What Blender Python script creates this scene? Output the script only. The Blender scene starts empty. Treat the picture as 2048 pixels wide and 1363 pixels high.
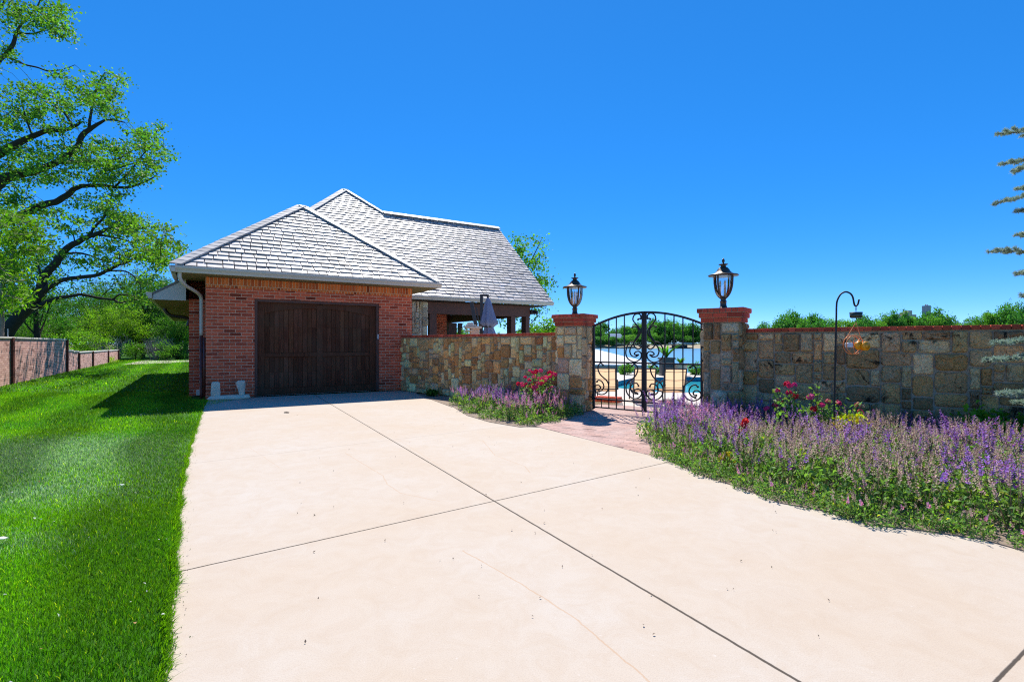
import bpy, bmesh, math, random
import numpy as np
from mathutils import Vector, Matrix
from mathutils.geometry import tessellate_polygon

SC = bpy.context.scene
COL = SC.collection
F, CX, HY, EYE = 1030.0, 1024.0, 687.0, 1.35
RNG = np.random.default_rng(7)
random.seed(7)

def gp(x, y, z=0.0):
    Y = F * (EYE - z) / (y - HY)
    return ((x - CX) * Y / F, Y, z)

def at(x, y, Y):
    return ((x - CX) * Y / F, Y, EYE - (y - HY) * Y / F)

# ------------------------------------------------------------------ mesh helpers
class MB:
    def __init__(s):
        s.v, s.f, s.c = [], [], []
    def add(s, vs, fs, col=(1, 1, 1)):
        o = len(s.v)
        s.v.extend([tuple(p) for p in vs])
        s.f.extend([tuple(i + o for i in f) for f in fs])
        s.c.extend([col] * len(vs))
    def box(s, x0, x1, y0, y1, z0, z1, col=(1, 1, 1), T=None):
        vs = [(x0, y0, z0), (x1, y0, z0), (x1, y1, z0), (x0, y1, z0), (x0, y0, z1), (x1, y0, z1), (x1, y1, z1), (x0, y1, z1)]
        if T: vs = [T(p) for p in vs]
        s.add(vs, [(0, 3, 2, 1), (4, 5, 6, 7), (0, 1, 5, 4), (1, 2, 6, 5), (2, 3, 7, 6), (3, 0, 4, 7)], col)
    def obox(s, c, ax, half, col=(1, 1, 1)):
        c = Vector(c); a, b, d = [Vector(v) for v in ax]
        vs = []
        for k in (-1, 1):
            for (i, j) in ((-1, -1), (1, -1), (1, 1), (-1, 1)):
                vs.append(c + a * (i * half[0]) + b * (j * half[1]) + d * (k * half[2]))
        s.add(vs, [(0, 3, 2, 1), (4, 5, 6, 7), (0, 1, 5, 4), (1, 2, 6, 5), (2, 3, 7, 6), (3, 0, 4, 7)], col)
    def prism(s, pts, d, col=(1, 1, 1)):
        n = len(pts); d = Vector(d)
        vs = [Vector(p) for p in pts] + [Vector(p) + d for p in pts]
        fs = [tuple(range(n))[::-1], tuple(range(n, 2 * n))]
        fs += [(i, (i + 1) % n, n + (i + 1) % n, n + i) for i in range(n)]
        s.add(vs, fs, col)
    def tube(s, pts, rad, n=8, col=(1, 1, 1), cap=True, closed=False):
        pts = [Vector(p) for p in pts]
        m = len(pts)
        if not hasattr(rad, '__len__'): rad = [rad] * m
        vs, fs = [], []
        up = None
        for i, p in enumerate(pts):
            if closed: t = pts[(i + 1) % m] - pts[(i - 1) % m]
            else: t = pts[min(i + 1, m - 1)] - pts[max(i - 1, 0)]
            if t.length < 1e-9: t = Vector((0, 0, 1))
            t.normalize()
            if up is None:
                up = Vector((0, 0, 1)) if abs(t.z) < .9 else Vector((1, 0, 0))
            a = t.cross(up)
            if a.length < 1e-4: a = t.cross(Vector((0.3, 0.9, 0.1)))
            a.normalize(); b = a.cross(t); up = b
            for k in range(n):
                w = 2 * math.pi * k / n
                vs.append(p + a * (math.cos(w) * rad[i]) + b * (math.sin(w) * rad[i]))
        L = m if closed else m - 1
        for i in range(L):
            j = (i + 1) % m
            for k in range(n):
                k2 = (k + 1) % n
                fs.append((i * n + k, i * n + k2, j * n + k2, j * n + k))
        if cap and not closed:
            fs.append(tuple(range(n))[::-1]); fs.append(tuple(range((m - 1) * n, m * n)))
        s.add(vs, fs, col)
    def lathe(s, prof, n=20, c=(0, 0, 0), col=(1, 1, 1)):
        vs, fs = [], []
        for r, z in prof:
            for k in range(n):
                w = 2 * math.pi * k / n
                vs.append((c[0] + r * math.cos(w), c[1] + r * math.sin(w), c[2] + z))
        for i in range(len(prof) - 1):
            for k in range(n):
                k2 = (k + 1) % n
                fs.append((i * n + k, i * n + k2, (i + 1) * n + k2, (i + 1) * n + k))
        fs.append(tuple(range(n))[::-1]); fs.append(tuple(range((len(prof) - 1) * n, len(prof) * n)))
        s.add(vs, fs, col)
    def ball(s, c, r, col=(1, 1, 1), n=8, sq=1.0):
        prof = [(max(1e-4, r * math.sin(math.pi * i / n)), -r * sq * math.cos(math.pi * i / n)) for i in range(n + 1)]
        s.lathe(prof, n + 2, c, col)
    def build(s, name, mat, parent=None, smooth=False, bevel=0.0):
        me = bpy.data.meshes.new(name)
        me.from_pydata(s.v, [], s.f); me.update()
        finish(me, np.array(s.c, dtype=np.float32).reshape(-1, 3) if s.c else None, mat, smooth)
        boxuv(me)
        o = link(name, me, parent)
        if bevel:
            b = o.modifiers.new('bevel', 'BEVEL'); b.width = bevel; b.segments = 2; b.limit_method = 'ANGLE'; b.angle_limit = .6
        return o

def finish(me, col, mat, smooth):
    if col is not None and len(col):
        a = me.color_attributes.new('Col', 'FLOAT_COLOR', 'POINT')
        buf = np.ones((len(col), 4), dtype=np.float32); buf[:, :3] = col
        a.data.foreach_set('color', buf.ravel())
    if mat: me.materials.append(mat)
    if smooth: me.polygons.foreach_set('use_smooth', np.ones(len(me.polygons), dtype=bool))

def boxuv(me):
    uv = me.uv_layers.new(name='UVMap')
    nl = len(me.loops); npol = len(me.polygons)
    if nl == 0: return
    vi = np.empty(nl, dtype=np.int32); me.loops.foreach_get('vertex_index', vi)
    co = np.empty(len(me.vertices) * 3, dtype=np.float32); me.vertices.foreach_get('co', co); co = co.reshape(-1, 3)
    no = np.empty(npol * 3, dtype=np.float32); me.polygons.foreach_get('normal', no); no = np.abs(no.reshape(-1, 3))
    lt = np.empty(npol, dtype=np.int32); me.polygons.foreach_get('loop_total', lt)
    pn = np.repeat(no, lt, axis=0); p = co[vi]
    out = np.empty((nl, 2), dtype=np.float32)
    z = (pn[:, 2] >= pn[:, 0]) & (pn[:, 2] >= pn[:, 1]); xx = (~z) & (pn[:, 0] > pn[:, 1]); yy = ~(z | xx)
    out[z] = p[z][:, [0, 1]]; out[xx] = p[xx][:, [1, 2]]; out[yy] = p[yy][:, [0, 2]]
    uv.data.foreach_set('uv', out.ravel())

def link(name, data, parent=None):
    o = bpy.data.objects.new(name, data); COL.objects.link(o)
    if parent is not None: o.parent = parent
    return o

def npmesh(name, verts, faces, mat, col=None, smooth=False):
    verts = np.asarray(verts, dtype=np.float32); faces = np.asarray(faces, dtype=np.int32)
    me = bpy.data.meshes.new(name)
    me.vertices.add(len(verts)); me.vertices.foreach_set('co', verts.ravel())
    k = faces.shape[1]
    me.loops.add(faces.size); me.loops.foreach_set('vertex_index', faces.ravel())
    me.polygons.add(len(faces))
    me.polygons.foreach_set('loop_start', np.arange(0, faces.size, k, dtype=np.int32))
    me.update(calc_edges=True)
    finish(me, col, mat, smooth)
    return me

def thing(name, label, cat, loc=(0, 0, 0), rz=0.0, group=None):
    o = bpy.data.objects.new(name, None); COL.objects.link(o)
    o.empty_display_size = .2
    o.location = loc; o.rotation_euler = (0, 0, rz)
    return tag(o, label, cat, group)

def tag(o, label, cat, group=None):
    o['label'] = label; o['category'] = cat
    if group: o['group'] = group
    return o

def struct(o, label=None):
    o['kind'] = 'structure'
    if label: o['label'] = label
    return o

KIDS = {}
def dup(root, loc, rz=0.0, scale=1.0, label=None, group=None):
    r = root.copy(); COL.objects.link(r)
    r.location = loc; r.rotation_euler = (0, 0, rz); r.scale = (scale,) * 3 if not hasattr(scale, '__len__') else scale
    if label: r['label'] = label
    if group: r['group'] = group
    for ch in list(root.children):
        c = ch.copy(); COL.objects.link(c); c.parent = r
        for g in list(ch.children):
            d = g.copy(); COL.objects.link(d); d.parent = c
    return r

def smoothline(pts, k=5):
    P = [Vector(p) for p in pts]; out = []
    for i in range(len(P) - 1):
        a, b, c, d = P[max(i - 1, 0)], P[i], P[i + 1], P[min(i + 2, len(P) - 1)]
        for j in range(k):
            t = j / k
            out.append(.5 * ((2 * b) + (c - a) * t + (2 * a - 5 * b + 4 * c - d) * t * t + (3 * b - 3 * c + d - a) * t ** 3))
    out.append(P[-1]); return out

# ------------------------------------------------------------------ materials
class N:
    def __init__(s, name):
        s.m = bpy.data.materials.new(name); s.m.use_nodes = True
        s.t = s.m.node_tree; s.t.nodes.clear()
        s.out = s.t.nodes.new('ShaderNodeOutputMaterial')
    def n(s, typ, **kw):
        nd = s.t.nodes.new('ShaderNode' + typ)
        for k, v in kw.items():
            if k.startswith('i_'):
                nd.inputs[k[2:].replace('_', ' ')].default_value = v
            else: setattr(nd, k, v)
        return nd
    def l(s, a, b): s.t.links.new(a, b)
    def math(s, op, a, b=None, c=None, clamp=False):
        nd = s.n('Math', operation=op); nd.use_clamp = clamp
        for i, x in enumerate((a, b, c)):
            if x is None: continue
            if isinstance(x, (int, float)): nd.inputs[i].default_value = x
            else: s.l(x, nd.inputs[i])
        return nd.outputs[0]
    def mix(s, fac, a, b, mode='MIX'):
        nd = s.n('Mix', data_type='RGBA', blend_type=mode)
        for sock, x in ((nd.inputs[0], fac), (nd.inputs[6], a), (nd.inputs[7], b)):
            if isinstance(x, (int, float)): sock.default_value = x
            elif isinstance(x, (tuple, list)): sock.default_value = (*x[:3], 1)
            else: s.l(x, sock)
        return nd.outputs[2]
    def noise(s, scale, detail=4, rough=.6, vec=None, dist=0):
        nd = s.n('TexNoise'); nd.inputs['Scale'].default_value = scale; nd.inputs['Detail'].default_value = detail
        nd.inputs['Roughness'].default_value = rough; nd.inputs['Distortion'].default_value = dist
        if vec is not None: s.l(vec, nd.inputs['Vector'])
        return nd.outputs['Fac']
    def ramp(s, fac, stops):
        nd = s.n('ValToRGB'); cr = nd.color_ramp
        while len(cr.elements) < len(stops): cr.elements.new(.5)
        for e, (p, c) in zip(cr.elements, stops):
            e.position = p; e.color = (*c, 1) if len(c) == 3 else c
        s.l(fac, nd.inputs[0]); return nd.outputs[0]
    def obj(s):
        return s.n('TexCoord').outputs['Object']
    def col(s):
        nd = s.n('VertexColor'); nd.layer_name = 'Col'; return nd.outputs['Color']
    def bump(s, h, strength=.3, dist=.02):
        nd = s.n('Bump'); nd.inputs['Strength'].default_value = strength; nd.inputs['Distance'].default_value = dist
        s.l(h, nd.inputs['Height']); return nd.outputs[0]
    def pbr(s, color, rough=.6, metal=0.0, spec=.5, normal=None, translucent=0, tcol=None):
        p = s.n('BsdfPrincipled')
        for sock, x in (('Base Color', color), ('Roughness', rough), ('Metallic', metal), ('Specular IOR Level', spec)):
            if isinstance(x, (int, float)): p.inputs[sock].default_value = x
            elif isinstance(x, (tuple, list)): p.inputs[sock].default_value = (*x[:3], 1)
            else: s.l(x, p.inputs[sock])
        if normal is not None: s.l(normal, p.inputs['Normal'])
        if translucent:
            t = s.n('BsdfTranslucent'); x = tcol if tcol is not None else color
            if isinstance(x, (tuple, list)): t.inputs[0].default_value = (*x[:3], 1)
            else: s.l(x, t.inputs[0])
            m = s.n('MixShader'); m.inputs[0].default_value = translucent
            s.l(p.outputs[0], m.inputs[1]); s.l(t.outputs[0], m.inputs[2]); s.l(m.outputs[0], s.out.inputs[0])
        else: s.l(p.outputs[0], s.out.inputs[0])
        return s.m

def plain(name, c, rough=.55, metal=0, var=.25, scale=6, bs=60, b=.15, spec=.5, usecol=False):
    k = N(name); o = k.obj()
    f = k.noise(scale, 5, .65, o)
    base = k.mix(f, tuple(x * (1 - var) for x in c), tuple(min(1, x * (1 + var)) for x in c))
    if usecol: base = k.mix(1.0, base, k.col(), 'MULTIPLY')
    h = k.noise(bs, 3, .6, o)
    return k.pbr(base, rough, metal, spec, k.bump(h, b, .01))

def brickmat(name, c1, c2, mortar, bw, rh, ms=.008, splotch=.0, rough=.8, uv='UVMap', wash=None, vary=.5, msm=.15):
    k = N(name); u = k.n('UVMap'); u.uv_map = uv
    b = k.n('TexBrick'); k.l(u.outputs[0], b.inputs['Vector'])
    b.inputs['Scale'].default_value = 1; b.inputs['Mortar Size'].default_value = ms; b.inputs['Mortar Smooth'].default_value = msm
    b.inputs['Brick Width'].default_value = bw; b.inputs['Row Height'].default_value = rh; b.inputs['Bias'].default_value = 0
    b.inputs['Color1'].default_value = (1, 1, 1, 1); b.inputs['Color2'].default_value = (0, 0, 0, 1); b.inputs['Mortar'].default_value = (.5, .5, .5, 1)
    o = k.obj()
    n1 = k.noise(40, 5, .7, o); n2 = k.noise(2.2, 3, .6, o)
    dark = tuple(x * .38 for x in c2)
    cc = k.ramp(b.outputs['Color'], [(0, dark), (.10, c2), (.5, c1), (1, tuple(min(1, x * 1.25) for x in c1))])
    cc = k.mix(k.math('MULTIPLY', n1, vary), cc, tuple(x * .55 for x in c2))
    if splotch:
        s1 = k.noise(9, 6, .75, o, 1.5); m = k.ramp(s1, [(.60, (0, 0, 0)), (.70, (1, 1, 1))])
        s2 = k.noise(60, 2, .5, o); m2 = k.ramp(s2, [(.48, (0, 0, 0)), (.6, (1, 1, 1))])
        cc = k.mix(k.math('MULTIPLY', k.math('MULTIPLY', m, m2), splotch), cc, (.80, .66, .54))
    mc = k.mix(n1, tuple(x * .8 for x in mortar), mortar)
    cc = k.mix(b.outputs['Fac'], cc, mc)
    if wash is not None:
        cc = k.mix(k.ramp(n2, [(.35, (0, 0, 0)), (.7, (wash[3],) * 3)]), cc, wash[:3])
    h = k.math('ADD', k.math('MULTIPLY', k.math('SUBTRACT', 1.0, b.outputs['Fac']), 1.0), k.math('MULTIPLY', n1, .35))
    return k.pbr(cc, rough, 0, .08, k.bump(h, .6, .008))

def leafmat(name, c, tr=.4, var=.35, rough=.6, spec=.22, ty=1.6):
    k = N(name)
    base = k.mix(1.0, c, k.col(), 'MULTIPLY')
    tc = k.mix(1.0, base, (1.15 * ty / 1.6, 1.5 * ty / 1.6, .5 * ty / 1.6), 'MULTIPLY')
    return k.pbr(base, rough, 0, spec, None, tr, tc)

M = {}
M['brick'] = brickmat('red brick wall', (.74, .142, .064), (.50, .085, .042), (.82, .47, .30), .254, .0813, .0065, .85)
M['soldier'] = brickmat('soldier brick', (.82, .20, .05), (.58, .12, .04), (.80, .48, .28), .0813, .254, .0065, .9)
M['capbrick'] = plain('cap brick', (.52, .085, .04), .85, 0, .35, 14, 90, .5, .3, True)
M['mortar'] = plain('pale mortar', (.42, .32, .22), .9, 0, .2, 20, 120, .4, .2)
M['path'] = brickmat('worn path pavers', (.46, .29, .24), (.36, .22, .19), (.26, .19, .16), .22, .075, .005, 0, .85, 'UVMap', (.50, .40, .36, .6), .25)
M['fence'] = brickmat('fence pink block', (.78, .46, .39), (.68, .37, .31), (.25, .12, .11), .30, .067, .007, 0, .9, 'UVMap', None, .2)
M['fencepost'] = brickmat('fence post brick', (.15, .045, .035), (.10, .035, .03), (.12, .08, .07), .2, .067, .005, 0, .9, 'UVMap', None, .2)
M['fencecap'] = plain('fence cap concrete', (.62, .58, .52), .9, 0, .15, 5)
M['white'] = plain('grey painted metal', (.56, .50, .42), .45, 0, .06, 3, 30, .05)
M['soffit'] = plain('stained soffit boards', (.22, .17, .08), .8, 0, .5, 5)
M['fascia'] = plain('pale fascia board', (.50, .49, .46), .6, 0, .08, 3)
M['darkwood'] = plain('dark brown timber', (.12, .050, .032), .7, 0, .45, 5, 50, .3)
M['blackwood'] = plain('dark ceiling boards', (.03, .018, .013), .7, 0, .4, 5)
M['iron'] = plain('black wrought iron', (.009, .008, .008), .6, .0, .3, 30, 150, .2)
M['lampmetal'] = plain('dark bronze lantern metal', (.075, .055, .042), .38, .6, .4, 25, 120, .2)
M['redpipe'] = plain('brick red painted pipe', (.13, .03, .022), .5, 0, .2, 8)
M['blackpipe'] = plain('dark bronze pipe', (.03, .022, .02), .4, 0, .2, 8)
M['slab'] = plain('rough pale limestone', (.74, .62, .46), .9, 0, .35, 9, 40, .8)
M['deck'] = plain('pool deck concrete', (.50, .44, .38), .85, 0, .12, 2)
M['soil'] = plain('mulch soil', (.24, .18, .13), .95, 0, .5, 14, 70, .9)
def m_sling():
    k = N('tan sling fabric'); n = k.noise(300, 2, .5, k.obj()); c = k.mix(n, (.55, .36, .20), (.66, .46, .28)); M['sling'] = k.pbr(c, .8, 0, .2, None, .6, (.80, .56, .34))
m_sling()
M['terracotta'] = plain('faded terracotta', (.62, .42, .30), .8, 0, .2, 6)
M['planter'] = plain('dark grey planter', (.07, .065, .065), .7, 0, .3, 8)
M['canopy'] = plain('blue grey canopy cloth', (.20, .23, .33), .85, 0, .15, 4, 200, .2)
M['orange'] = plain('orange plastic', (1.0, .36, .008), .35, 0, .05, 4)
M['orangewire'] = plain('orange coated wire', (.80, .24, .06), .4, 0, .05, 4)
M['jar'] = plain('pale jar label', (.62, .60, .62), .4, 0, .4, 60)
M['greencup'] = plain('dark green plastic', (.025, .04, .025), .35, 0, .2, 10)
M['cream'] = plain('cream candle sleeve', (.75, .68, .55), .5, 0, .05, 4)
M['paletan'] = plain('weathered pale cedar', (.62, .50, .38), .8, 0, .25, 12)
M['grey'] = plain('weathered grey concrete', (.42, .40, .40), .9, 0, .2, .3)
M['roofpale'] = plain('pale metal roof', (.66, .63, .60), .7, 0, .06, 2)
M['tileband'] = brickmat('pool tile band', (.03, .16, .26), (.02, .10, .20), (.2, .35, .4), .15, .15, .006, 0, .3)
M['lockbox'] = plain('pale grey keypad plastic', (.55, .55, .54), .4)

def m_wood_door():
    k = N('stained plank door'); o = k.obj()
    mp = k.n('Mapping'); k.l(o, mp.inputs[0]); mp.inputs['Scale'].default_value = (9, 9, .7)
    g = k.noise(6, 6, .7, mp.outputs[0], .6); w = k.noise(1.3, 3, .6, o)
    c = k.ramp(g, [(.3, (.05, .016, .008)), (.6, (.15, .052, .026)), (.8, (.24, .10, .05))])
    c = k.mix(k.ramp(w, [(.4, (0, 0, 0)), (.7, (.55, .55, .55))]), c, (.13, .075, .045))
    c = k.mix(1.0, c, k.col(), 'MULTIPLY')
    M['door'] = k.pbr(c, .7, 0, .08, k.bump(g, .3, .004))
m_wood_door()

def m_slate():
    k = N('grey slate shingle'); o = k.obj(); c = k.col()
    n1 = k.noise(14, 5, .7, o); n2 = k.noise(70, 3, .6, o)
    b = k.mix(n1, (.32, .29, .26), (.52, .485, .445)); b = k.mix(1.0, b, c, 'MULTIPLY')
    r = k.math('ADD', k.math('MULTIPLY', n1, .2), .48)
    M['slate'] = k.pbr(b, r, 0, .62, k.bump(n2, .22, .006))
m_slate()

def m_stone(name, stain):
    k = N(name); o = k.obj(); c = k.col()
    n1 = k.noise(7, 8, .72, o, .8); n2 = k.noise(26, 6, .7, o); n3 = k.noise(90, 3, .6, o)
    c2 = k.mix(1.0, c, (1.5, 1.22, .85), 'MULTIPLY')
    b = k.mix(k.ramp(n1, [(.45, (0, 0, 0)), (.62, (.7, .7, .7))]), c, c2)
    b = k.mix(k.ramp(n2, [(.35, (.6, .6, .6)), (.55, (0, 0, 0))]), b, k.mix(1.0, b, (.50, .46, .40), 'MULTIPLY'))
    n4 = k.noise(48, 5, .75, o)
    b = k.mix(k.ramp(n4, [(.52, (0, 0, 0)), (.66, (.8, .8, .8))]), b, k.mix(1.0, b, (1.5, 1.45, 1.4), 'MULTIPLY'))
    b = k.mix(k.ramp(n4, [(.34, (.8, .8, .8)), (.46, (0, 0, 0))]), b, k.mix(1.0, b, (.42, .38, .33), 'MULTIPLY'))
    if stain:
        s = k.noise(2.6, 7, .75, o, .6)
        b = k.mix(k.ramp(s, [(.565, (0, 0, 0)), (.62, (.92, .92, .92))]), b, (.018, .016, .014))
        l = k.noise(11, 6, .8, o, 1.2)
        b = k.mix(k.ramp(l, [(.62, (0, 0, 0)), (.7, (.5, .5, .5))]), b, (.40, .39, .36))
    h = k.math('ADD', n2, k.math('MULTIPLY', n3, .4))
    return k.pbr(b, .95, 0, .05, k.bump(h, 1.0, .03))
M['stone_warm'] = m_stone('tan ledge stone', False)
M['stone_dark'] = m_stone('grey brown ledge stone', True)

def m_glass():
    k = N('clear lantern glass')
    t = k.n('BsdfTransparent'); t.inputs[0].default_value = (.93, .92, .94, 1)
    g = k.n('BsdfGlossy'); g.inputs['Roughness'].default_value = .06; g.inputs[0].default_value = (.9, .85, .82, 1)
    fr = k.n('Fresnel'); fr.inputs[0].default_value = 1.45
    a = k.math('ADD', fr.outputs[0], .08, clamp=True)
    m = k.n('MixShader'); k.l(a, m.inputs[0]); k.l(t.outputs[0], m.inputs[1]); k.l(g.outputs[0], m.inputs[2])
    k.l(m.outputs[0], k.out.inputs[0]); M['glass'] = k.m
m_glass()

def m_water(name, c, scale, rough, strength, spec=.5):
    k = N(name); o = k.obj()
    mp = k.n('Mapping'); k.l(o, mp.inputs[0]); mp.inputs['Scale'].default_value = (1, .35, 1)
    n = k.noise(scale, 4, .6, mp.outputs[0])
    return k.pbr(k.mix(n, tuple(x * .85 for x in c), tuple(x * 1.15 for x in c)), rough, 0, spec, k.bump(n, strength, .1))
M['lake'] = m_water('lake water', (.12, .31, .48), 1.2, .25, .4)
M['pool'] = m_water('pool water', (.04, .42, .50), 3, .08, .15)

def m_ground(name, a, b, scale):
    k = N(name); o = k.obj(); n = k.noise(scale, 6, .65, o); n2 = k.noise(30, 4, .6, o)
    c = k.mix(n, a, b); c = k.mix(k.math('MULTIPLY', n2, .4), c, tuple(x * .5 for x in a))
    return k.pbr(c, .95, 0, .1, k.bump(n2, .5, .02))
M['lawn'] = m_ground('lawn turf', (.035, .12, .010), (.06, .165, .016), .6)
M['earth'] = m_ground('open ground', (.06, .10, .03), (.12, .13, .06), .1)
M['shore'] = m_ground('sandy shore', (.52, .42, .32), (.30, .28, .16), .08)
M['gravel'] = m_ground('pale gravel path', (.62, .54, .46), (.50, .44, .38), .8)

def m_concrete():
    k = N('exposed concrete drive'); o = k.obj()
    big = k.noise(.55, 5, .6, o); mid = k.noise(5, 9, .78, o, .8); fine = k.noise(170, 3, .7, o); sp = k.noise(45, 2, .5, o)
    c = k.mix(k.ramp(big, [(.35, (0, 0, 0)), (.7, (1, 1, 1))]), (.485, .395, .30), (.50, .445, .38))
    c = k.mix(k.ramp(mid, [(.42, (0, 0, 0)), (.72, (.6, .6, .6))]), c, (.435, .335, .24))
    c = k.mix(k.ramp(fine, [(.3, (.40, .40, .40)), (.55, (0, 0, 0))]), c, (.30, .24, .19))
    c = k.mix(k.ramp(sp, [(.70, (0, 0, 0)), (.78, (.5, .5, .5))]), c, (.58, .53, .48))
    wob = k.math('MULTIPLY', k.math('SUBTRACT', k.noise(9, 5, .7, o), .5), .035)
    sx = k.n('SeparateXYZ'); k.l(o, sx.inputs[0]); X, Y = sx.outputs[0], sx.outputs[1]
    hsum = None
    def line(p, q, w, amp=1.0, seg=False, wobk=.3):
        a = Vector(gp(*p)); b = Vector(gp(*q)); d = (b - a); L = d.length; d.normalize()
        dist = k.math('ADD', k.math('MULTIPLY_ADD', X, -d.y, k.math('MULTIPLY', Y, d.x)), d.y * a.x - d.x * a.y)
        dist = k.math('ABSOLUTE', k.math('ADD', dist, k.math('MULTIPLY', wob, wobk)))
        m = k.math('MULTIPLY', k.math('SUBTRACT', 1.0, k.math('DIVIDE', dist, w), clamp=True), 2.2, clamp=True)
        if seg:
            t = k.math('MULTIPLY_ADD', X, d.x, k.math('MULTIPLY_ADD', Y, d.y, -(d.x * a.x + d.y * a.y)))
            m = k.math('MULTIPLY', m, k.math('GREATER_THAN', t, 0.0)); m = k.math('MULTIPLY', m, k.math('LESS_THAN', t, L))
        return k.math('MULTIPLY', m, amp)
    joints = [line((665, 810), (1600, 1363), .010, .95), line((355, 1143), (1330, 925), .009, .95), line((1990, 1363), (2048, 1303), .009, .95), line((420, 922), (1090, 843), .007, .35)]
    cracks = []
    for pl, am in (([(925, 1100), (1040, 1165), (1150, 1235), (1300, 1363)], .5), ([(690, 905), (765, 950), (775, 968), (800, 985), (880, 1002)], .4), ([(965, 880), (990, 910), (1050, 932), (1060, 945)], .45), ([(800, 880), (900, 945), (985, 998)], .25), ([(500, 895), (560, 935)], .25)):
        for p, q in zip(pl[:-1], pl[1:]): cracks.append(line(p, q, .006, am, True, 1.0))
    j = joints[0]
    for x in joints[1:]: j = k.math('MAXIMUM', j, x)
    cr = cracks[0]
    for x in cracks[1:]: cr = k.math('MAXIMUM', cr, x)
    c = k.mix(cr, c, (.42, .25, .13)); c = k.mix(j, c, (.05, .038, .028))
    h = k.math('SUBTRACT', k.math('MULTIPLY', fine, .25), j)
    M['concrete'] = k.pbr(c, .85, 0, .25, k.bump(h, .35, .008))
m_concrete()

M['bark'] = plain('dark furrowed bark', (.055, .043, .034), .95, 0, .55, 9, 30, .9, .2)
M['palebark'] = plain('pale grey bark', (.26, .23, .19), .95, 0, .4, 9, 30, .8, .2)
M['twig'] = plain('bleached dry twigs', (.34, .30, .26), .95, 0, .3, 9)
M['leaf'] = leafmat('tree leaf', (.080, .175, .030), .45)
M['leaf_far'] = leafmat('far tree leaf', (.095, .21, .045), .45)
M['grass'] = leafmat('grass blade', (.135, .31, .010), .40, rough=.55, spec=.2)
M['salvialeaf'] = leafmat('salvia leaf', (.17, .27, .075), .40)
M['flower'] = leafmat('flower petal', (1, 1, 1), .30, rough=.6, spec=.2, ty=1.0)
def m_needle():
    k = N('silver blue needle'); M['needle'] = k.pbr(k.mix(1.0, (.34, .42, .35), k.col(), 'MULTIPLY'), .55, 0, .4, None, .3, (.30, .42, .26))
m_needle()
def m_petal():
    k = N('petals'); M['petal'] = k.pbr(k.col(), .65, 0, .2, None, .3, k.col())
m_petal()

# ------------------------------------------------------------------ camera, light, world
cam = bpy.data.cameras.new('camera'); co = link('camera', cam)
cam.sensor_width = 36; cam.lens = 36 * F / 2048; cam.shift_y = (HY - 681.5) / 2048
cam.clip_start = .05; cam.clip_end = 4000
co.location = (0, 0, EYE); co.rotation_euler = (math.radians(90), 0, 0)
SC.camera = co

SUNV = Vector((-.06, .72, 1.0)).normalized()
sun = bpy.data.lights.new('sun', 'SUN'); so = link('sun', sun)
sun.energy = 4.0; sun.angle = math.radians(.53); sun.color = (1.0, .95, .87)
so.rotation_euler = SUNV.to_track_quat('Z', 'Y').to_euler()
so.location = (0, 30, 40)
w = bpy.data.worlds.new('World'); SC.world = w; w.use_nodes = True
wt = w.node_tree; wt.nodes.clear()
sky = wt.nodes.new('ShaderNodeTexSky'); sky.sky_type = 'NISHITA'; sky.sun_disc = False
sky.sun_elevation = math.asin(SUNV.z); sky.sun_rotation = math.atan2(SUNV.x, SUNV.y)
sky.air_density = .6; sky.dust_density = .05; sky.ozone_density = 10; sky.altitude = 3000
hs = wt.nodes.new('ShaderNodeHueSaturation'); hs.inputs['Saturation'].default_value = 1.50; hs.inputs['Hue'].default_value = .508; hs.inputs['Value'].default_value = 1.74
gm = wt.nodes.new('ShaderNodeGamma'); gm.inputs[1].default_value = .58
bg = wt.nodes.new('ShaderNodeBackground'); bg.inputs[1].default_value = .145
wo = wt.nodes.new('ShaderNodeOutputWorld')
wt.links.new(sky.outputs[0], gm.inputs[0]); wt.links.new(gm.outputs[0], hs.inputs['Color']); wt.links.new(hs.outputs[0], bg.inputs[0]); wt.links.new(bg.outputs[0], wo.inputs[0])
SC.view_settings.view_transform = 'Standard'; SC.view_settings.look = 'None'
SC.view_settings.exposure = .9; SC.view_settings.gamma = 1
SC.cycles.use_denoising = False; SC.cycles.filter_width = 1.15; SC.cycles.use_adaptive_sampling = False; SC.cycles.sample_clamp_indirect = 6
SC.cycles.max_bounces = 8; SC.cycles.transparent_max_bounces = 16; SC.cycles.diffuse_bounces = 4; SC.cycles.caustics_reflective = False

# ------------------------------------------------------------------ setting: land and water
def sheet(name, pts, mat, depth=0.0):
    bm = bmesh.new()
    vs = [bm.verts.new(p) for p in pts]
    for t in tessellate_polygon([[Vector(p) for p in pts]]): bm.faces.new([vs[i] for i in t])
    if depth:
        top = list(bm.verts); edges = [e for e in bm.edges if len(e.link_faces) == 1]
        r = bmesh.ops.extrude_edge_only(bm, edges=edges)
        for v in r['geom']:
            if isinstance(v, bmesh.types.BMVert): v.co.z -= depth
    bmesh.ops.recalc_face_normals(bm, faces=bm.faces)
    me = bpy.data.meshes.new(name); bm.to_mesh(me); bm.free()
    # top should face up
    if me.polygons[0].normal.z < 0: me.flip_normals()
    me.materials.append(mat); boxuv(me)
    return link(name, me)

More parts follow.
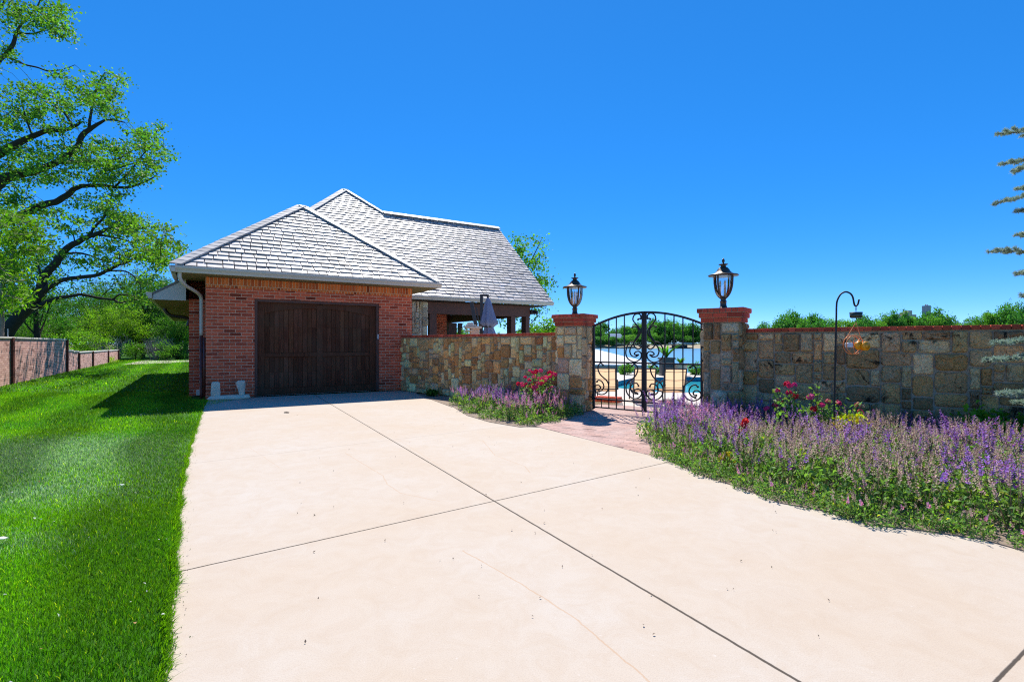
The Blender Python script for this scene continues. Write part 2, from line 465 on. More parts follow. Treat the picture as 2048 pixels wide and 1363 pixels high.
struct(sheet('ground', [(-1500, -300, -3.2), (1500, -300, -3.2), (1500, 2500, -3.2), (-1500, 2500, -3.2)], M['earth']))
LAKE = -1.0
struct(sheet('lake', [(-14, 33, LAKE), (900, -60, LAKE), (900, 262, LAKE), (-45, 262, LAKE)], M['lake']))
plateau = [(-400, -60), (42, -60), (42, -17.4), (4.75, 9.25), (4.05, 9.55), (3.0, 11.05), (2.05, 11.55), (1.35, 11.1), (-2.4, 15.4), (2.3, 22.2), (-4.6, 33.4), (-14, 47), (-60, 90), (-400, 190)]
struct(sheet('lawn', [(x, y, -.02) for x, y in plateau], M['lawn'], 3.4))
shore = [(-500, 258), (-60, 257), (-20, 255), (20, 256), (60, 254), (95, 253), (150, 255), (260, 250), (900, 240)]
mb = MB()
for (a, b) in zip(shore[:-1], shore[1:]):
    mb.add([(a[0], a[1], -1.4), (b[0], b[1], -1.4), (b[0], b[1] + 14, .9), (a[0], a[1] + 14, .9)], [(0, 1, 2, 3)])
struct(mb.build('beach', M['shore']))
mb = MB()
for (a, b) in zip(shore[:-1], shore[1:]):
    mb.add([(a[0], a[1] + 13.9, .88), (b[0], b[1] + 13.9, .88), (b[0], 2400, 2.5), (a[0], 2400, 2.5)], [(0, 1, 2, 3)])
struct(mb.build('far_bank', M['earth']))

edge_px = [(409, 812), (398, 845), (382, 892), (371, 940), (362, 1000), (357, 1060), (351, 1143), (345, 1205), (337, 1275), (327, 1363)]
edge = [gp(*p)[:2] for p in edge_px] + [(-1.15, 1.2), (-.75, -.2), (0, -3), (.8, -8), (.8, -40)]
bed_px = [(905, 812), (935, 830), (980, 843), (1040, 853), (1078, 854), (1330, 917), (1400, 950), (1470, 972), (1560, 1006), (1650, 1022), (1740, 1050), (1850, 1062), (1960, 1078), (2048, 1102)]
bed_w = [gp(*p)[:2] for p in bed_px]
drive = [(-7.36, 12.52)] + edge + [(9, -40), (9, -2.5), (6.5, .6), (4.6, 2.4)] + bed_w[::-1] + [(-3.0, 14.95)]
struct(sheet('driveway', [(x, y, 0) for x, y in drive], M['concrete'], .14))
# brick path from drive edge to the gate and landing
pth = [gp(1070, 851.5)[:2], gp(1335, 919)[:2], (2.25, 8.25), (3.3, 8.75), (3.95, 9.6), (2.95, 10.95), (2.0, 11.45), (1.5, 11.0), (1.3, 10.1), (.95, 9.45)]
pt = sheet('brick_path', [(x, y, .004) for x, y in pth], M['path'], .5)
uvl = pt.data.uv_layers['UVMap']
ca, sa = math.cos(math.radians(-29)), math.sin(math.radians(-29))
for d in uvl.data:
    x, y = d.uv; d.uv = (x * ca + y * sa, -x * sa + y * ca)
struct(pt)
lbed = [(-1.30, 11.0), gp(905, 813)[:2], gp(935, 831)[:2], gp(980, 844)[:2], gp(1040, 854)[:2], gp(1072, 852)[:2], (.95, 9.5), (1.25, 10.1), (1.0, 10.7), (-.4, 11.95), (-2.0, 13.5), (-2.6, 13.9)]
struct(sheet('planting_soil_strip', [(x, y, .008) for x, y in lbed], M['soil'], .1))
rbed = [gp(1326, 915)[:2]] + bed_w[6:] + [(5.0, 2.2), (7.0, .8), (11.5, 2.6), (4.0, 8.5), (3.1, 8.7), (2.2, 8.3), (1.95, 7.2)]
struct(sheet('planting_soil_bed', [(x, y, .008) for x, y in rbed], M['soil'], .1))
# gravel path far left
struct(sheet('gravel_path', [(*gp(242, 729)[:2], .0), (*gp(345, 725)[:2], .0), (-24.5, 41.5, .0), (-30.5, 42.8, .0)], M['gravel']))

# ------------------------------------------------------------------ garage and pavilion
GA = math.radians(31.57); GU = (math.cos(GA), math.sin(GA)); GO = (-7.43, 12.5)
def gw(u, n, z=0): return (GO[0] + GU[0] * u - GU[1] * n, GO[1] + GU[1] * u + GU[0] * n, z)
G = thing('garage', 'red brick garage with grey slate hip roof and open timber pavilion', 'garage', (*GO, 0), GA)
mb = MB()
mb.box(0, 1.06, 0, .25, 0, 2.73); mb.box(4.26, 5.24, 0, .25, 0, 2.73); mb.box(1.06, 4.26, 0, .25, 2.49, 2.73)
mb.box(0, .25, .25, 1.12, 0, 2.97); mb.box(4.99, 5.24, .25, 4.0, 0, 2.97)
mb.build('brick_wall', M['brick'], G)
mb = MB(); mb.box(-.004, 5.244, -.004, .246, 2.73, 2.97)
mb.build('soldier_course', M['soldier'], G)
mb = MB(); mb.box(-.36, 4.985, 1.12, 15.0, 0, 2.5); mb.box(-.36, 4.985, 2.5, 14.0, 2.5, 3.1)
mb.build('side_wall', M['brick'], G)

# garage door
dr = MB()
dr.box(1.13, 4.19, .17, .21, 0.02, 2.42)
door = dr.build('door', M['door'], G)
pm = MB(); rr = random.Random(3)
nb = 11
def arch(u):
    t = (u - 2.66) / 1.53
    return 2.30 - .20 * t * t
for half in (0, 1):
    a0 = 1.30 if half == 0 else 2.74; a1 = 2.58 if half == 0 else 4.02
    wd = (a1 - a0) / nb
    for i in range(nb):
        u0 = a0 + i * wd + .007; u1 = a0 + (i + 1) * wd - .007
        for (z0, z1) in ((.20, .60), (.604, 1.0), (1.12, 1.78), (1.784, None)):
            g = rr.uniform(.75, 1.35); c = (g, g * rr.uniform(.92, 1.0), g * rr.uniform(.88, 1.0))
            if z1 is None:
                pm.prism([(u0, .168, z0), (u1, .168, z0), (u1, .168, arch(u1)), (u0, .168, arch(u0))], (0, -.016, 0), c)
            else: pm.box(u0, u1, .152, .168, z0, z1, c)
pm.build('plank', M['door'], door)
fm = MB()
fm.box(1.13, 1.30, .118, .168, .03, 2.42); fm.box(4.02, 4.19, .118, .168, .03, 2.42); fm.box(2.58, 2.74, .118, .168, .03, 2.40)
fm.box(1.302, 2.578, .120, .168, .03, .19); fm.box(2.742, 4.018, .120, .168, .03, .19)
fm.box(1.302, 2.578, .120, .168, 1.01, 1.11); fm.box(2.742, 4.018, .120, .168, 1.01, 1.11)
for a0, a1 in ((1.302, 2.578), (2.742, 4.018)):
    K = 10
    for i in range(K):
        u0 = a0 + (a1 - a0) * i / K; u1 = a0 + (a1 - a0) * (i + 1) / K
        fm.prism([(u0, .168, arch(u0)), (u1, .168, arch(u1)), (u1, .168, 2.42), (u0, .168, 2.42)], (0, -.048, 0))
fm.build('rail_frame', M['door'], door)
jb = MB()
jb.box(1.045, 1.13, .03, .24, 0, 2.49); jb.box(4.19, 4.27, .03, .24, 0, 2.49); jb.box(1.13, 4.19, .03, .24, 2.42, 2.495)
jb.build('door_frame', M['darkwood'], G, bevel=.004)
kb = MB(); kb.box(4.215, 4.25, .005, .03, 1.48, 1.62); kb.build('keypad', M['lockbox'], G, bevel=.004)
fl = MB(); fl.box(1.0, 4.3, .26, 1.1, -.01, .01); fl.build('threshold', M['grey'], G)

# --- roofs
def clip(poly, a, b):
    out = []; n = len(poly)
    def side(p): return (b[0] - a[0]) * (p[1] - a[1]) - (b[1] - a[1]) * (p[0] - a[0])
    for i in range(n):
        p, q = poly[i], poly[(i + 1) % n]; sp, sq = side(p), side(q)
        if sp >= 0: out.append(p)
        if (sp > 0 > sq) or (sp < 0 < sq):
            t = sp / (sp - sq); out.append((p[0] + (q[0] - p[0]) * t, p[1] + (q[1] - p[1]) * t))
    return out
def clip_all(poly, conv):
    for i in range(len(conv)):
        poly = clip(poly, conv[i], conv[(i + 1) % len(conv)])
        if len(poly) < 3: return []
    return poly
def shingles(mb, convs, n0, zfun, u0, u1, n1, pitch, seed, e=.205):
    """slate tiles laid row by row up a plane rising with n; convs = plan polygons (u, n), counter-clockwise"""
    r = random.Random(seed); cs = 1 / math.sqrt(1 + pitch * pitch); nrm = Vector((0, -pitch * cs, cs))
    k = 0; nn = n0 - .03
    while nn < n1:
        st = e * cs; u = u0 - r.uniform(0, .3)
        while u < u1:
            wd = r.choice((.2, .24, .28, .28, .33, .38)); jit = r.uniform(-.012, .010); th = r.uniform(.026, .034)
            rect = [(u + .010, nn + jit), (u + wd - .010, nn + jit + r.uniform(-.008, .008)), (u + wd - .010, nn + st * 1.7), (u + .010, nn + st * 1.7)]
            g = r.uniform(.6, 1.15); col = (g, g * r.uniform(.97, 1.0), g * r.uniform(.97, 1.05))
            rise = r.uniform(.040, .046)
            for cv in convs:
                pl = clip_all(rect, cv)
                if len(pl) < 3: continue
                bot, top = [], []
                for (a, b) in pl:
                    t = 1 - (b - (nn + jit)) / (st * 1.7)
                    base = Vector((a, b, zfun(a, b))) + nrm * (rise * max(0, t) + .004)
                    bot.append(base); top.append(base + nrm * th)
                m = len(bot)
                mb.add(bot + top, [tuple(range(m))[::-1], tuple(range(m, 2 * m))] + [(i, (i + 1) % m, m + (i + 1) % m, m + i) for i in range(m)], col)
            u += wd
        nn += st; k += 1
def caps(mb, a, b, nrm, width=.26, e=.2, seed=1, th=.03, lift=.05):
    a = Vector(a); b = Vector(b); d = b - a; L = d.length; d.normalize(); nrm = Vector(nrm).normalized()
    side = d.cross(nrm).normalized(); nrm = side.cross(d).normalized(); r = random.Random(seed)
    q = -.03
    while q < L - .05:
        g = r.uniform(.75, 1.2); ln = min(e * 1.25, L - q + .02)
        tilt = .035
        ax = (d - nrm * tilt).normalized(); n2 = side.cross(ax).normalized()
        if n2.dot(nrm) < 0: n2 = -n2
        c = a + d * (q + ln / 2) + nrm * (lift + .012)
        mb.obox(c, (ax, side, n2), (ln / 2, width / 2 * r.uniform(.95, 1.05), th / 2), (g, g, g))
        q += e
PA, PF = .775, .87
zA = lambda u, n: 3.13 + PA * (n + .45)
zF = lambda u, n: 3.13 + PF * (n - 3.49)
ua0, ua1, na = -.6, 5.9, -.45
ap = (2.65, 2.80); zap = zA(*ap)
roof = MB()
# underlay shells
def shell(pts, d=(0, 0, -.07)): roof.prism(pts, d, (.12, .12, .12))
shell([(ua0, na, zA(0, na)), (ua1, na, zA(0, na)), (ap[0], ap[1], zap)])
shell([(ua1, na, 3.13), (ua1, 3.49, 3.13), (2.65, 6.38, zap), (ap[0], ap[1], zap)])
shell([(ua0, na, 3.13), (ap[0], ap[1], zap), (2.65, 6.38, zap), (-.6, 6.0, 3.13)])
pk = (5.59, 9.45); zpk = zF(*pk); zr = zF(0, 8.09)
shell([(-.37, 3.49, 3.13), (12.85, 3.49, 3.13), (12.85, 8.09, zr), (6.95, 8.09, zr), (pk[0], pk[1], zpk)])
shell([(12.85, 12.69, 3.13), (6.0, 12.69, 3.13), (6.95, 8.09, zr), (12.85, 8.09, zr)])
shell([(-.37, 3.49, 3.13), (pk[0], pk[1], zpk), (-.37, 15.41, 3.13)])
shell([(pk[0], pk[1], zpk), (11.55, 15.41, 3.13), (-.37, 15.41, 3.13)])
shell([(pk[0], pk[1], zpk), (6.95, 8.09, zr), (11.55, 12.69, 3.13), (11.55, 15.41, 3.13)])
# side eave roof, continuing below
roof.prism([(-1.14, .86, 2.60), (-.30, .86, 3.12), (-.30, 15.4, 3.12), (-1.14, 15.4, 2.60)], (0, 0, -.06), (.35, .35, .35))
R = roof.build('roof', M['slate'], G)
tl = MB()
shingles(tl, [[(ua0 - .02, na - .06), (ua1 + .02, na - .06), ap]], na - .02, zA, ua0 - .02, ua1, ap[1], PA, 5)
shingles(tl, [[(-.37, 3.40), (6.95, 3.40), (6.95, 8.09), pk], [(6.95, 3.40), (12.88, 3.40), (12.88, 8.09), (6.95, 8.09)]], 3.47, zF, -.4, 12.9, 9.45, PF, 6)
tl.build('slate_tile', M['slate'], R)['kind'] = 'stuff'
for sd_, (pa, pb, nr_, wd_, e_, th_, lf_) in enumerate((((ua0 + .02, na + .02, 3.14), (ap[0], ap[1], zap), (-.22, -.46, .86), .30, .21, .03, .05),
        ((ua1 - .02, na + .02, 3.14), (ap[0], ap[1], zap), (.18, -.46, .86), .30, .21, .03, .05),
        ((2.2, 6.06, zF(0, 6.06)), (pk[0], pk[1], zpk), (-.22, -.46, .86), .28, .21, .03, .05),
        ((6.95, 8.09, zr), (pk[0], pk[1], zpk), (.18, -.46, .86), .28, .21, .03, .05),
        ((12.85, 8.03, zr + .0), (6.95, 8.03, zr + .0), (0, -.55, .80), .24, .22, .03, .07))):
    cp = MB(); caps(cp, pa, pb, nr_, wd_, e_, sd_ + 1, th_, lf_); cp.build('ridge_cap', M['slate'], R)
# soffits
sf = MB()
sf.box(-.58, 5.88, -.44, 0.0, 2.975, 2.995); sf.box(-.58, 0, 0, 1.12, 2.975, 2.995); sf.box(5.24, 5.88, 0, 3.6, 2.975, 2.995)
sf.box(-1.10, -.36, .9, 15.3, 2.44, 2.46)
sf.build('soffit', M['soffit'], G)
fs = MB(); fs.prism([(-1.10, .87, 2.44), (-1.10, .87, 2.56), (-.42, .87, 2.98), (-.42, .87, 2.44)], (0, .03, 0)); fs.build('fascia', M['fascia'], G)
fs = MB(); fs.box(-1.12, -1.10, .9, 15.3, 2.44, 2.58); fs.build('fascia', M['fascia'], G)
rk = MB()
rk.prism([(12.78, 3.5, 2.98), (12.78, 3.5, 3.10), (12.78, 8.09, zr - .04), (12.78, 8.09, zr - .2)], (.05, 0, 0))
rk.prism([(12.78, 12.6, 2.98), (12.78, 12.6, 3.10), (12.78, 8.09, zr - .04), (12.78, 8.09, zr - .2)], (.05, 0, 0))
rk.build('rake_board', M['fascia'], G)
def gutter(name, prof, ext):
    mb = MB(); mb.prism(prof, ext); return mb.build(name, M['white'], G, bevel=.006)
gprof = lambda n: [(n, 2.985), (n - .075, 2.985), (n - .085, 3.03), (n - .125, 3.085), (n - .125, 3.13), (n, 3.13)]
gutter('gutter', [(-.70, a, b) for a, b in gprof(-.455)], (6.66, 0, 0))
gutter('gutter', [(5.30, a, b) for a, b in gprof(3.485)], (7.62, 0, 0))
gutter('gutter', [(-.605 + (a + .455), -.58, b) for a, b in gprof(-.455)], (0, 2.2, 0))
gutter('gutter', [(-1.125 + (a + .455), .84, b - .52) for a, b in gprof(-.455)], (0, 14.4, 0))
ds = MB(); ds.tube(smoothline([(-.52, -.44, 3.0), (-.52, -.42, 2.86), (-.42, -.25, 2.72), (-.18, .22, 2.60), (-.10, .38, 2.50), (-.09, .40, 2.3), (-.09, .40, 1.55)], 5), .042, 10)
ds.build('downspout', M['white'], G, True)
ds = MB(); ds.tube([(-.09, .40, 1.56), (-.09, .40, .12), (-.09, .40, .0)], .04, 10); ds.tube([(-.03, .22, 1.5), (-.03, .22, .05)], .03, 8)
ds.build('lower_pipe', M['redpipe'], G, True)
ds = MB(); ds.tube(smoothline([(-1.0, 4.5, 2.5), (-1.0, 4.5, 2.36), (-.85, 4.5, 2.22), (-.42, 4.5, 2.14), (-.42, 4.5, 1.9)], 5), .05, 8)
ds.build('side_downspout', M['blackpipe'], G, True)
mt = MB(); mt.box(-.2, -.12, 1.06, 1.12, .02, .16); mt.build('utility_box', M['cream'], G)

# pavilion
def gfacing(): pass
pv = MB()
pv.box(7.31, 12.0, 3.85, 4.05, 2.50, 2.95); pv.box(6.15, 12.0, 11.9, 12.1, 2.5, 2.95); pv.box(11.84, 12.02, 4.05, 11.9, 2.52, 2.93)
pv.build('beam', M['darkwood'], G, bevel=.01)
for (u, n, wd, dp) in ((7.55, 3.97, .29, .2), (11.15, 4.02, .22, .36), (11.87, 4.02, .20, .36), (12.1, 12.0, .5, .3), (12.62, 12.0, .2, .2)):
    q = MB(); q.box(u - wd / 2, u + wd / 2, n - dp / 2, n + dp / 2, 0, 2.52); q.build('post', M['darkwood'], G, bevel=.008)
PIER = True
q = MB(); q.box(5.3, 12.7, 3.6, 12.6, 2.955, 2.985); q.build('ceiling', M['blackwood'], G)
q = MB(); q.box(9.3, 9.98, 8.0, 8.5, 0, 2.95); q.build('brick_pier', M['brick'], G)
q = MB(); q.box(12.0, 12.25, 3.75, 4.15, 2.62, 2.80); q.tube([(12.08, 3.8, 2.72), (12.22, 3.6, 2.66)], [.05, .09], 10); q.build('floodlight', M['blackpipe'], G, bevel=.01)
q = MB(); q.box(5.26, 13.2, 3.4, 12.8, -.01, .02); q.build('pavilion_floor', M['grey'], G)

# ------------------------------------------------------------------ stone walls
def facing(mb, L, H, seed, pal, T, wr, hr, cell=.058, z0=0.0, depth=(.018, .065), joint=.015):
    r = random.Random(seed); nx = max(2, round(L / cell)); ny = max(2, round(H / cell))
    cw, chh = L / nx, H / ny; used = [[False] * nx for _ in range(ny)]
    for j in range(ny):
        for i in range(nx):
            if used[j][i]: continue
            w_ = r.randint(*wr); h_ = r.randint(*hr)
            if r.random() < .14: w_, h_ = max(2, w_ // 2), max(2, h_ // 2)
            ww = 0
            while ww < w_ and i + ww < nx and not used[j][i + ww]: ww += 1
            if i + ww < nx and not used[j][i + ww] and (i + ww + 1 >= nx or used[j][i + ww + 1]): ww += 1
            hh = 0
            while hh < h_ and j + hh < ny and all(not used[j + hh][i + q] for q in range(ww)): hh += 1
            if j + hh == ny - 1 and all(not used[j + hh][i + q] for q in range(ww)): hh += 1
            for b in range(hh):
                for a in range(ww): used[j + b][i + a] = True
            x0, x1 = i * cw + joint / 2, (i + ww) * cw - joint / 2; y0, y1 = z0 + j * chh + joint / 2, z0 + (j + hh) * chh - joint / 2
            d = r.uniform(*depth); S = min(x1 - x0, y1 - y0)
            pts = []
            def corner(cx, cy, sx, sy):
                a, b = r.uniform(.06, .30) * S, r.uniform(.06, .30) * S
                return (cx - sx * a, cy + r.uniform(0, .03) * S * -sy), (cx + r.uniform(0, .03) * S * -sx, cy - sy * b), (cx - sx * a * .35, cy - sy * b * .35)
            c1, c2, c3 = corner(x0, y0, -1, -1); pts += [c2, c3, c1]
            pts.append(((x0 + x1) / 2, y0 + r.uniform(-.005, .016)))
            c1, c2, c3 = corner(x1, y0, 1, -1); pts += [c1, c3, c2]
            pts.append((x1 - r.uniform(-.005, .016), (y0 + y1) / 2))
            c1, c2, c3 = corner(x1, y1, 1, 1); pts += [c2, c3, c1]
            pts.append(((x0 + x1) / 2, y1 - r.uniform(-.005, .016)))
            c1, c2, c3 = corner(x0, y1, -1, 1); pts += [c1, c3, c2]
            pts.append((x0 + r.uniform(-.005, .016), (y0 + y1) / 2))
            n = len(pts); mx = sum(p[0] for p in pts) / n; my = sum(p[1] for p in pts) / n
            ins = min(.02, .12 * S); vs = []
            for (px, py) in pts: vs.append(T(px, py, -.01))
            for (px, py) in pts: vs.append(T(px, py, d * r.uniform(.3, .7)))
            for (px, py) in pts:
                l = math.hypot(px - mx, py - my) or 1; f = 1 - ins / l
                vs.append(T(mx + (px - mx) * f, my + (py - my) * f, d * r.uniform(.85, 1.1)))
            for (px, py) in pts:
                f = r.uniform(.45, .6); vs.append(T(mx + (px - mx) * f, my + (py - my) * f, d * r.uniform(.9, 1.45)))
            vs.append(T(mx, my, d * r.uniform(.9, 1.4)))
            fc = []
            for k in range(3):
                for q in range(n): fc.append((k * n + q, k * n + (q + 1) % n, (k + 1) * n + (q + 1) % n, (k + 1) * n + q))
            for q in range(n): fc.append((3 * n + q, 3 * n + (q + 1) % n, 4 * n))
            base = pal[r.randrange(len(pal))]; g = r.uniform(.8, 1.2)
            mb.add(vs, fc, tuple(max(.01, x * g * r.uniform(.95, 1.05)) for x in base))
def capbricks(mb, x0, x1, y0, y1, z0, z1, step, seed, gap=.009):
    r = random.Random(seed); n = max(1, round((x1 - x0) / step)); st = (x1 - x0) / n
    for i in range(n):
        g = r.uniform(.65, 1.25); j = r.uniform(-.004, .004)
        mb.box(x0 + i * st + gap / 2, x0 + (i + 1) * st - gap / 2, y0 + j, y1 + j, z0 + r.uniform(0, .002), z1 + r.uniform(-.004, .002), (g, g * r.uniform(.85, 1.1), g * r.uniform(.8, 1.1)))
WARM_ = [(.44, .30, .16), (.36, .23, .11), (.28, .165, .075), (.55, .49, .39), (.50, .45, .37), (.40, .37, .33), (.46, .37, .25), (.33, .26, .18), (.30, .20, .11), (.60, .54, .45)]
PIL_ = [(.46, .42, .36), (.52, .46, .38), (.40, .30, .20), (.36, .33, .30), (.48, .44, .40), (.36, .25, .14), (.56, .50, .42)]
DARK_ = [(.21, .185, .15), (.25, .235, .205), (.16, .135, .105), (.19, .145, .095), (.29, .27, .235), (.23, .20, .15), (.12, .10, .08), (.27, .22, .155)]
wm = lambda L, f: [tuple(min(.85, a * b) for a, b in zip(c, f)) for c in L]
WARM = wm(WARM_, (2.0, 1.60, 1.08)); PIL = wm(PIL_, (1.8, 1.48, 1.05)); DARK = wm(DARK_, (2.35, 1.78, 1.2))
WARM = [(a * .80 + .09, b * .76 + .065, c * .66 + .055) for a, b, c in WARM]
PIL = [(a, b * .95, c * .86) for a, b, c in PIL]; DARK = [(a * 1.2 + .03, b * 1.13 + .025, c * 1.02 + .02) for a, b, c in DARK]
def wall(name, label, start, ang, L, pal, mat, wr, hr, seed, capstep, H=1.515, thick=.36, cell=.068):
    W = thing(name, label, 'wall', (*start, 0), ang)
    c = MB(); c.box(0, L, 0, thick, 0, H); c.box(0.002, L - .002, -.012, thick + .012, H, H + .05); c.build('mortar_core', M['mortar'], W)
    s = MB(); facing(s, L, H - .005, seed, pal, lambda x, z, d: (x, -d, z), wr, hr, cell)
    facing(s, L, H - .005, seed + 1, pal, lambda x, z, d: (L - x, thick + d, z), wr, hr, cell)
    s.build('stone_facing', mat, W)
    b = MB(); capbricks(b, 0, L, -.05, thick + .05, H + .006, H + .066, capstep, seed)
    b.build('brick_cap', M['capbrick'], W, bevel=.004)
    return W
wall('stone_wall', 'tan and cream stone wall with brick cap between the garage and the gate pillar', (-3.17, 14.80), math.radians(-45.2), 5.93, WARM, M['stone_warm'], (2, 6), (2, 5), 11, .105, cell=.061)
wall('stone_wall', 'dark grey brown stone wall with brick cap behind the large flower bed', (3.80, 8.50), math.radians(-35), 8.2, DARK, M['stone_dark'], (3, 9), (3, 5), 21, .098, 1.53, cell=.060)

_s = MB(); _c = MB(); _c.box(6.31, 7.28, 3.81, 4.29, 0, 2.95); _pal = [(.62, .56, .44), (.54, .50, .40), (.66, .60, .47), (.50, .44, .33)]
facing(_s, .98, 2.94, 61, _pal, lambda x, z, d: (6.31 + x, 3.81 - d, z), (3, 7), (3, 6)); facing(_s, .48, 2.94, 62, _pal, lambda x, z, d: (7.28 + d, 3.81 + x, z), (3, 7), (3, 6))
_p = _c.build('stone_pier', M['mortar'], G); _s.build('stone_facing', M['stone_warm'], _p)
def pillar(start, ang, label, pal, mat, seed, W=.57, D=.45, H=1.70):
    P = thing('gate_pillar', label, 'pillar', (*start, 0), ang, 'stone pillars of the gate')
    c = MB(); c.box(.01, W - .01, .01, D - .01, 0, H); c.build('mortar_core', M['mortar'], P)
    s = MB(); wr, hr = (2, 5), (2, 6)
    facing(s, W, H, seed, pal, lambda x, z, d: (x, -d + .012, z), wr, hr); facing(s, D, H, seed + 1, pal, lambda x, z, d: (W + d - .012, x, z), wr, hr)
    facing(s, W, H, seed + 2, pal, lambda x, z, d: (W - x, D + d - .012, z), wr, hr); facing(s, D, H, seed + 3, pal, lambda x, z, d: (-d + .012, D - x, z), wr, hr)
    s.build('stone_facing', mat, P)
    b = MB(); m = MB()
    for k, (o, z0, z1, st) in enumerate(((.035, H + .004, H + .076, .25), (.06, H + .084, H + .156, .25), (.085, H + .164, H + .236, .098))):
        m.box(-o + .012, W + o - .012, -o + .012, D + o - .012, z0 - .006, z1 - .001 + (.006 if k < 2 else 0))
        q = .1
        capbricks(b, -o, W + o, -o, -o + q, z0, z1, st, seed + k); capbricks(b, -o, W + o, D + o - q, D + o, z0, z1, st, seed + 7 + k)
        r = random.Random(seed + k); L = D + 2 * o - 2 * q - .01; n = max(1, round(L / st)); s2 = L / n
        for x0 in (-o, W + o - q):
            for i in range(n):
                g = r.uniform(.7, 1.2); b.box(x0, x0 + q, -o + q + .005 + i * s2 + .004, -o + q + .005 + (i + 1) * s2 - .004, z0, z1, (g, g, g))
        if k == 2: b.box(-o + q + .01, W + o - q - .01, -o + q + .01, D + o - q - .01, z0, z1 - .004, (1, 1, 1))
    m.build('cap_mortar', M['mortar'], P); b.build('brick_cap', M['capbrick'], P, bevel=.004)
    return P
PA_ = math.radians(-36); pc, ps = math.cos(PA_), math.sin(PA_)
PL0 = (1.373 - .57 * pc, 10.1 - .57 * ps); PR0 = (3.67 - .575 * pc, 8.3 - .575 * ps)
pillar(PL0, PA_, 'pale stone gate pillar at the end of the tan wall, left of the iron gate', PIL, M['stone_warm'], 31)
pillar(PR0, PA_, 'browner stone gate pillar at the end of the dark wall, right of the iron gate', [(.50, .37, .22), (.58, .45, .28), (.36, .23, .12), (.58, .49, .34), (.46, .30, .14)], m_stone('brown pillar stone', False), 41)

# ------------------------------------------------------------------ lanterns
def lantern(loc, label, rz):
    T = thing('post_lantern', label, 'lamp', loc, rz, 'lanterns on the gate pillars')
    q = MB(); q.lathe([(.09, 0), (.09, .008), (.062, .018), (.055, .05), (.05, .055), (.05, .115), (.056, .12), (.056, .132), (.04, .14), (.045, .165), (.06, .18), (.03, .19)], 20)
    q.build('base_post', M['lampmetal'], T, True)
    prof = [(.04, .178), (.085, .215), (.125, .275), (.150, .35), (.162, .43), (.168, .55)]
    g = MB(); vs = []; n = 24
    for r_, z in prof:
        for k in range(n): a = 2 * math.pi * k / n; vs.append((r_ * .97 * math.cos(a), r_ * .97 * math.sin(a), z))
    g.add(vs, [(i * n + k, i * n + (k + 1) % n, (i + 1) * n + (k + 1) % n, (i + 1) * n + k) for i in range(len(prof) - 1) for k in range(n)])
    g.build('glass_bowl', M['glass'], T, True)
    for k in range(4):
        a = math.pi / 2 * k + .35; rb = MB(); sl = smoothline([(r_ * math.cos(a), r_ * math.sin(a), z) for r_, z in prof] + [(.19 * math.cos(a), .19 * math.sin(a), .565)], 3)
        rb.tube(sl, .016, 6); rb.build('rib', M['lampmetal'], T, True)
    q = MB(); q.lathe([(.17, .545), (.235, .548), (.245, .56), (.235, .572), (.19, .58), (.15, .595), (.115, .625), (.095, .66), (.07, .69), (.042, .705), (.042, .725), (.075, .742), (.075, .75), (.02, .757), (.014, .765)], 28)
    q.build('roof', M['lampmetal'], T, True)
    q = MB(); q.lathe([(.012, .763), (.014, .775), (.022, .79), (.024, .81), (.017, .835), (.004, .85)], 12); q.build('finial', M['lampmetal'], T, True)
    for k in range(3):
        a = 2.1 * k + .4; c = MB(); x, y = .05 * math.cos(a), .05 * math.sin(a)
        c.tube([(x, y, .2), (x, y, .40)], .016, 8); c.lathe([(.010, .40), (.017, .425), (.014, .455), (.002, .485)], 8, (x, y, 0)); c.build('candle', M['cream'], T, True)
    return T
def pmid(p0, W=.57, D=.45): return (p0[0] + pc * W / 2 - ps * D / 2, p0[1] + ps * W / 2 + pc * D / 2)
a = pmid(PL0); lantern((a[0], a[1], 1.934), 'dark bronze lantern on the pale stone pillar left of the gate', 0)
a = pmid(PR0, .575); lantern((a[0] - .02, a[1], 1.934), 'dark bronze lantern on the brown stone pillar right of the gate, nearer one', .3)

# ------------------------------------------------------------------ iron gate
GA0 = Vector((1.60, 10.2)); GB0 = Vector((3.29, 8.86)); gd = (GB0 - GA0); GL = gd.length / 2; gang = math.atan2(gd.y, gd.x)
def cpx(p):   # crop measurements of the left leaf to leaf coordinates
    x, y = p; s = (x - 140) / (720 - 140) * GL
    z = .985 + (706 - y) / 581 * .965 if y < 706 else .985 - (y - 706) / 549 * .875
    return s, z
scrolls = [
    [(655, 215), (668, 203), (682, 212), (686, 200), (680, 165), (650, 150), (612, 168), (600, 215), (625, 258), (660, 300), (682, 345), (672, 390), (640, 435), (612, 465), (570, 472), (535, 520), (522, 590), (540, 650), (590, 685), (640, 685), (682, 650), (690, 600), (665, 572), (632, 578), (615, 602), (640, 615)],
    [(595, 302), (612, 290), (645, 302), (664, 340), (655, 390), (625, 440), (603, 490), (580, 520), (566, 570), (585, 620), (632, 632), (655, 612)],
    [(608, 498), (622, 525), (650, 545), (672, 540), (688, 520), (672, 508)],
    [(262, 738), (238, 718), (212, 735), (203, 790), (225, 848), (265, 890), (300, 920), (326, 970), (320, 1040), (285, 1085), (235, 1100), (185, 1080), (160, 1040), (170, 1000), (205, 985), (232, 1010), (222, 1040), (205, 1040)],
    [(190, 945), (212, 925), (252, 945), (272, 1000), (252, 1045), (215, 1065)],
    [(588, 738), (614, 718), (645, 740), (652, 790), (630, 850), (590, 895), (550, 925), (525, 985), (535, 1060), (580, 1110), (630, 1120), (680, 1090), (692, 1040), (660, 1005), (625, 1015), (615, 1040), (640, 1055)],
    [(660, 968), (640, 938), (600, 945), (575, 985), (580, 1030), (610, 1060), (650, 1062)]]
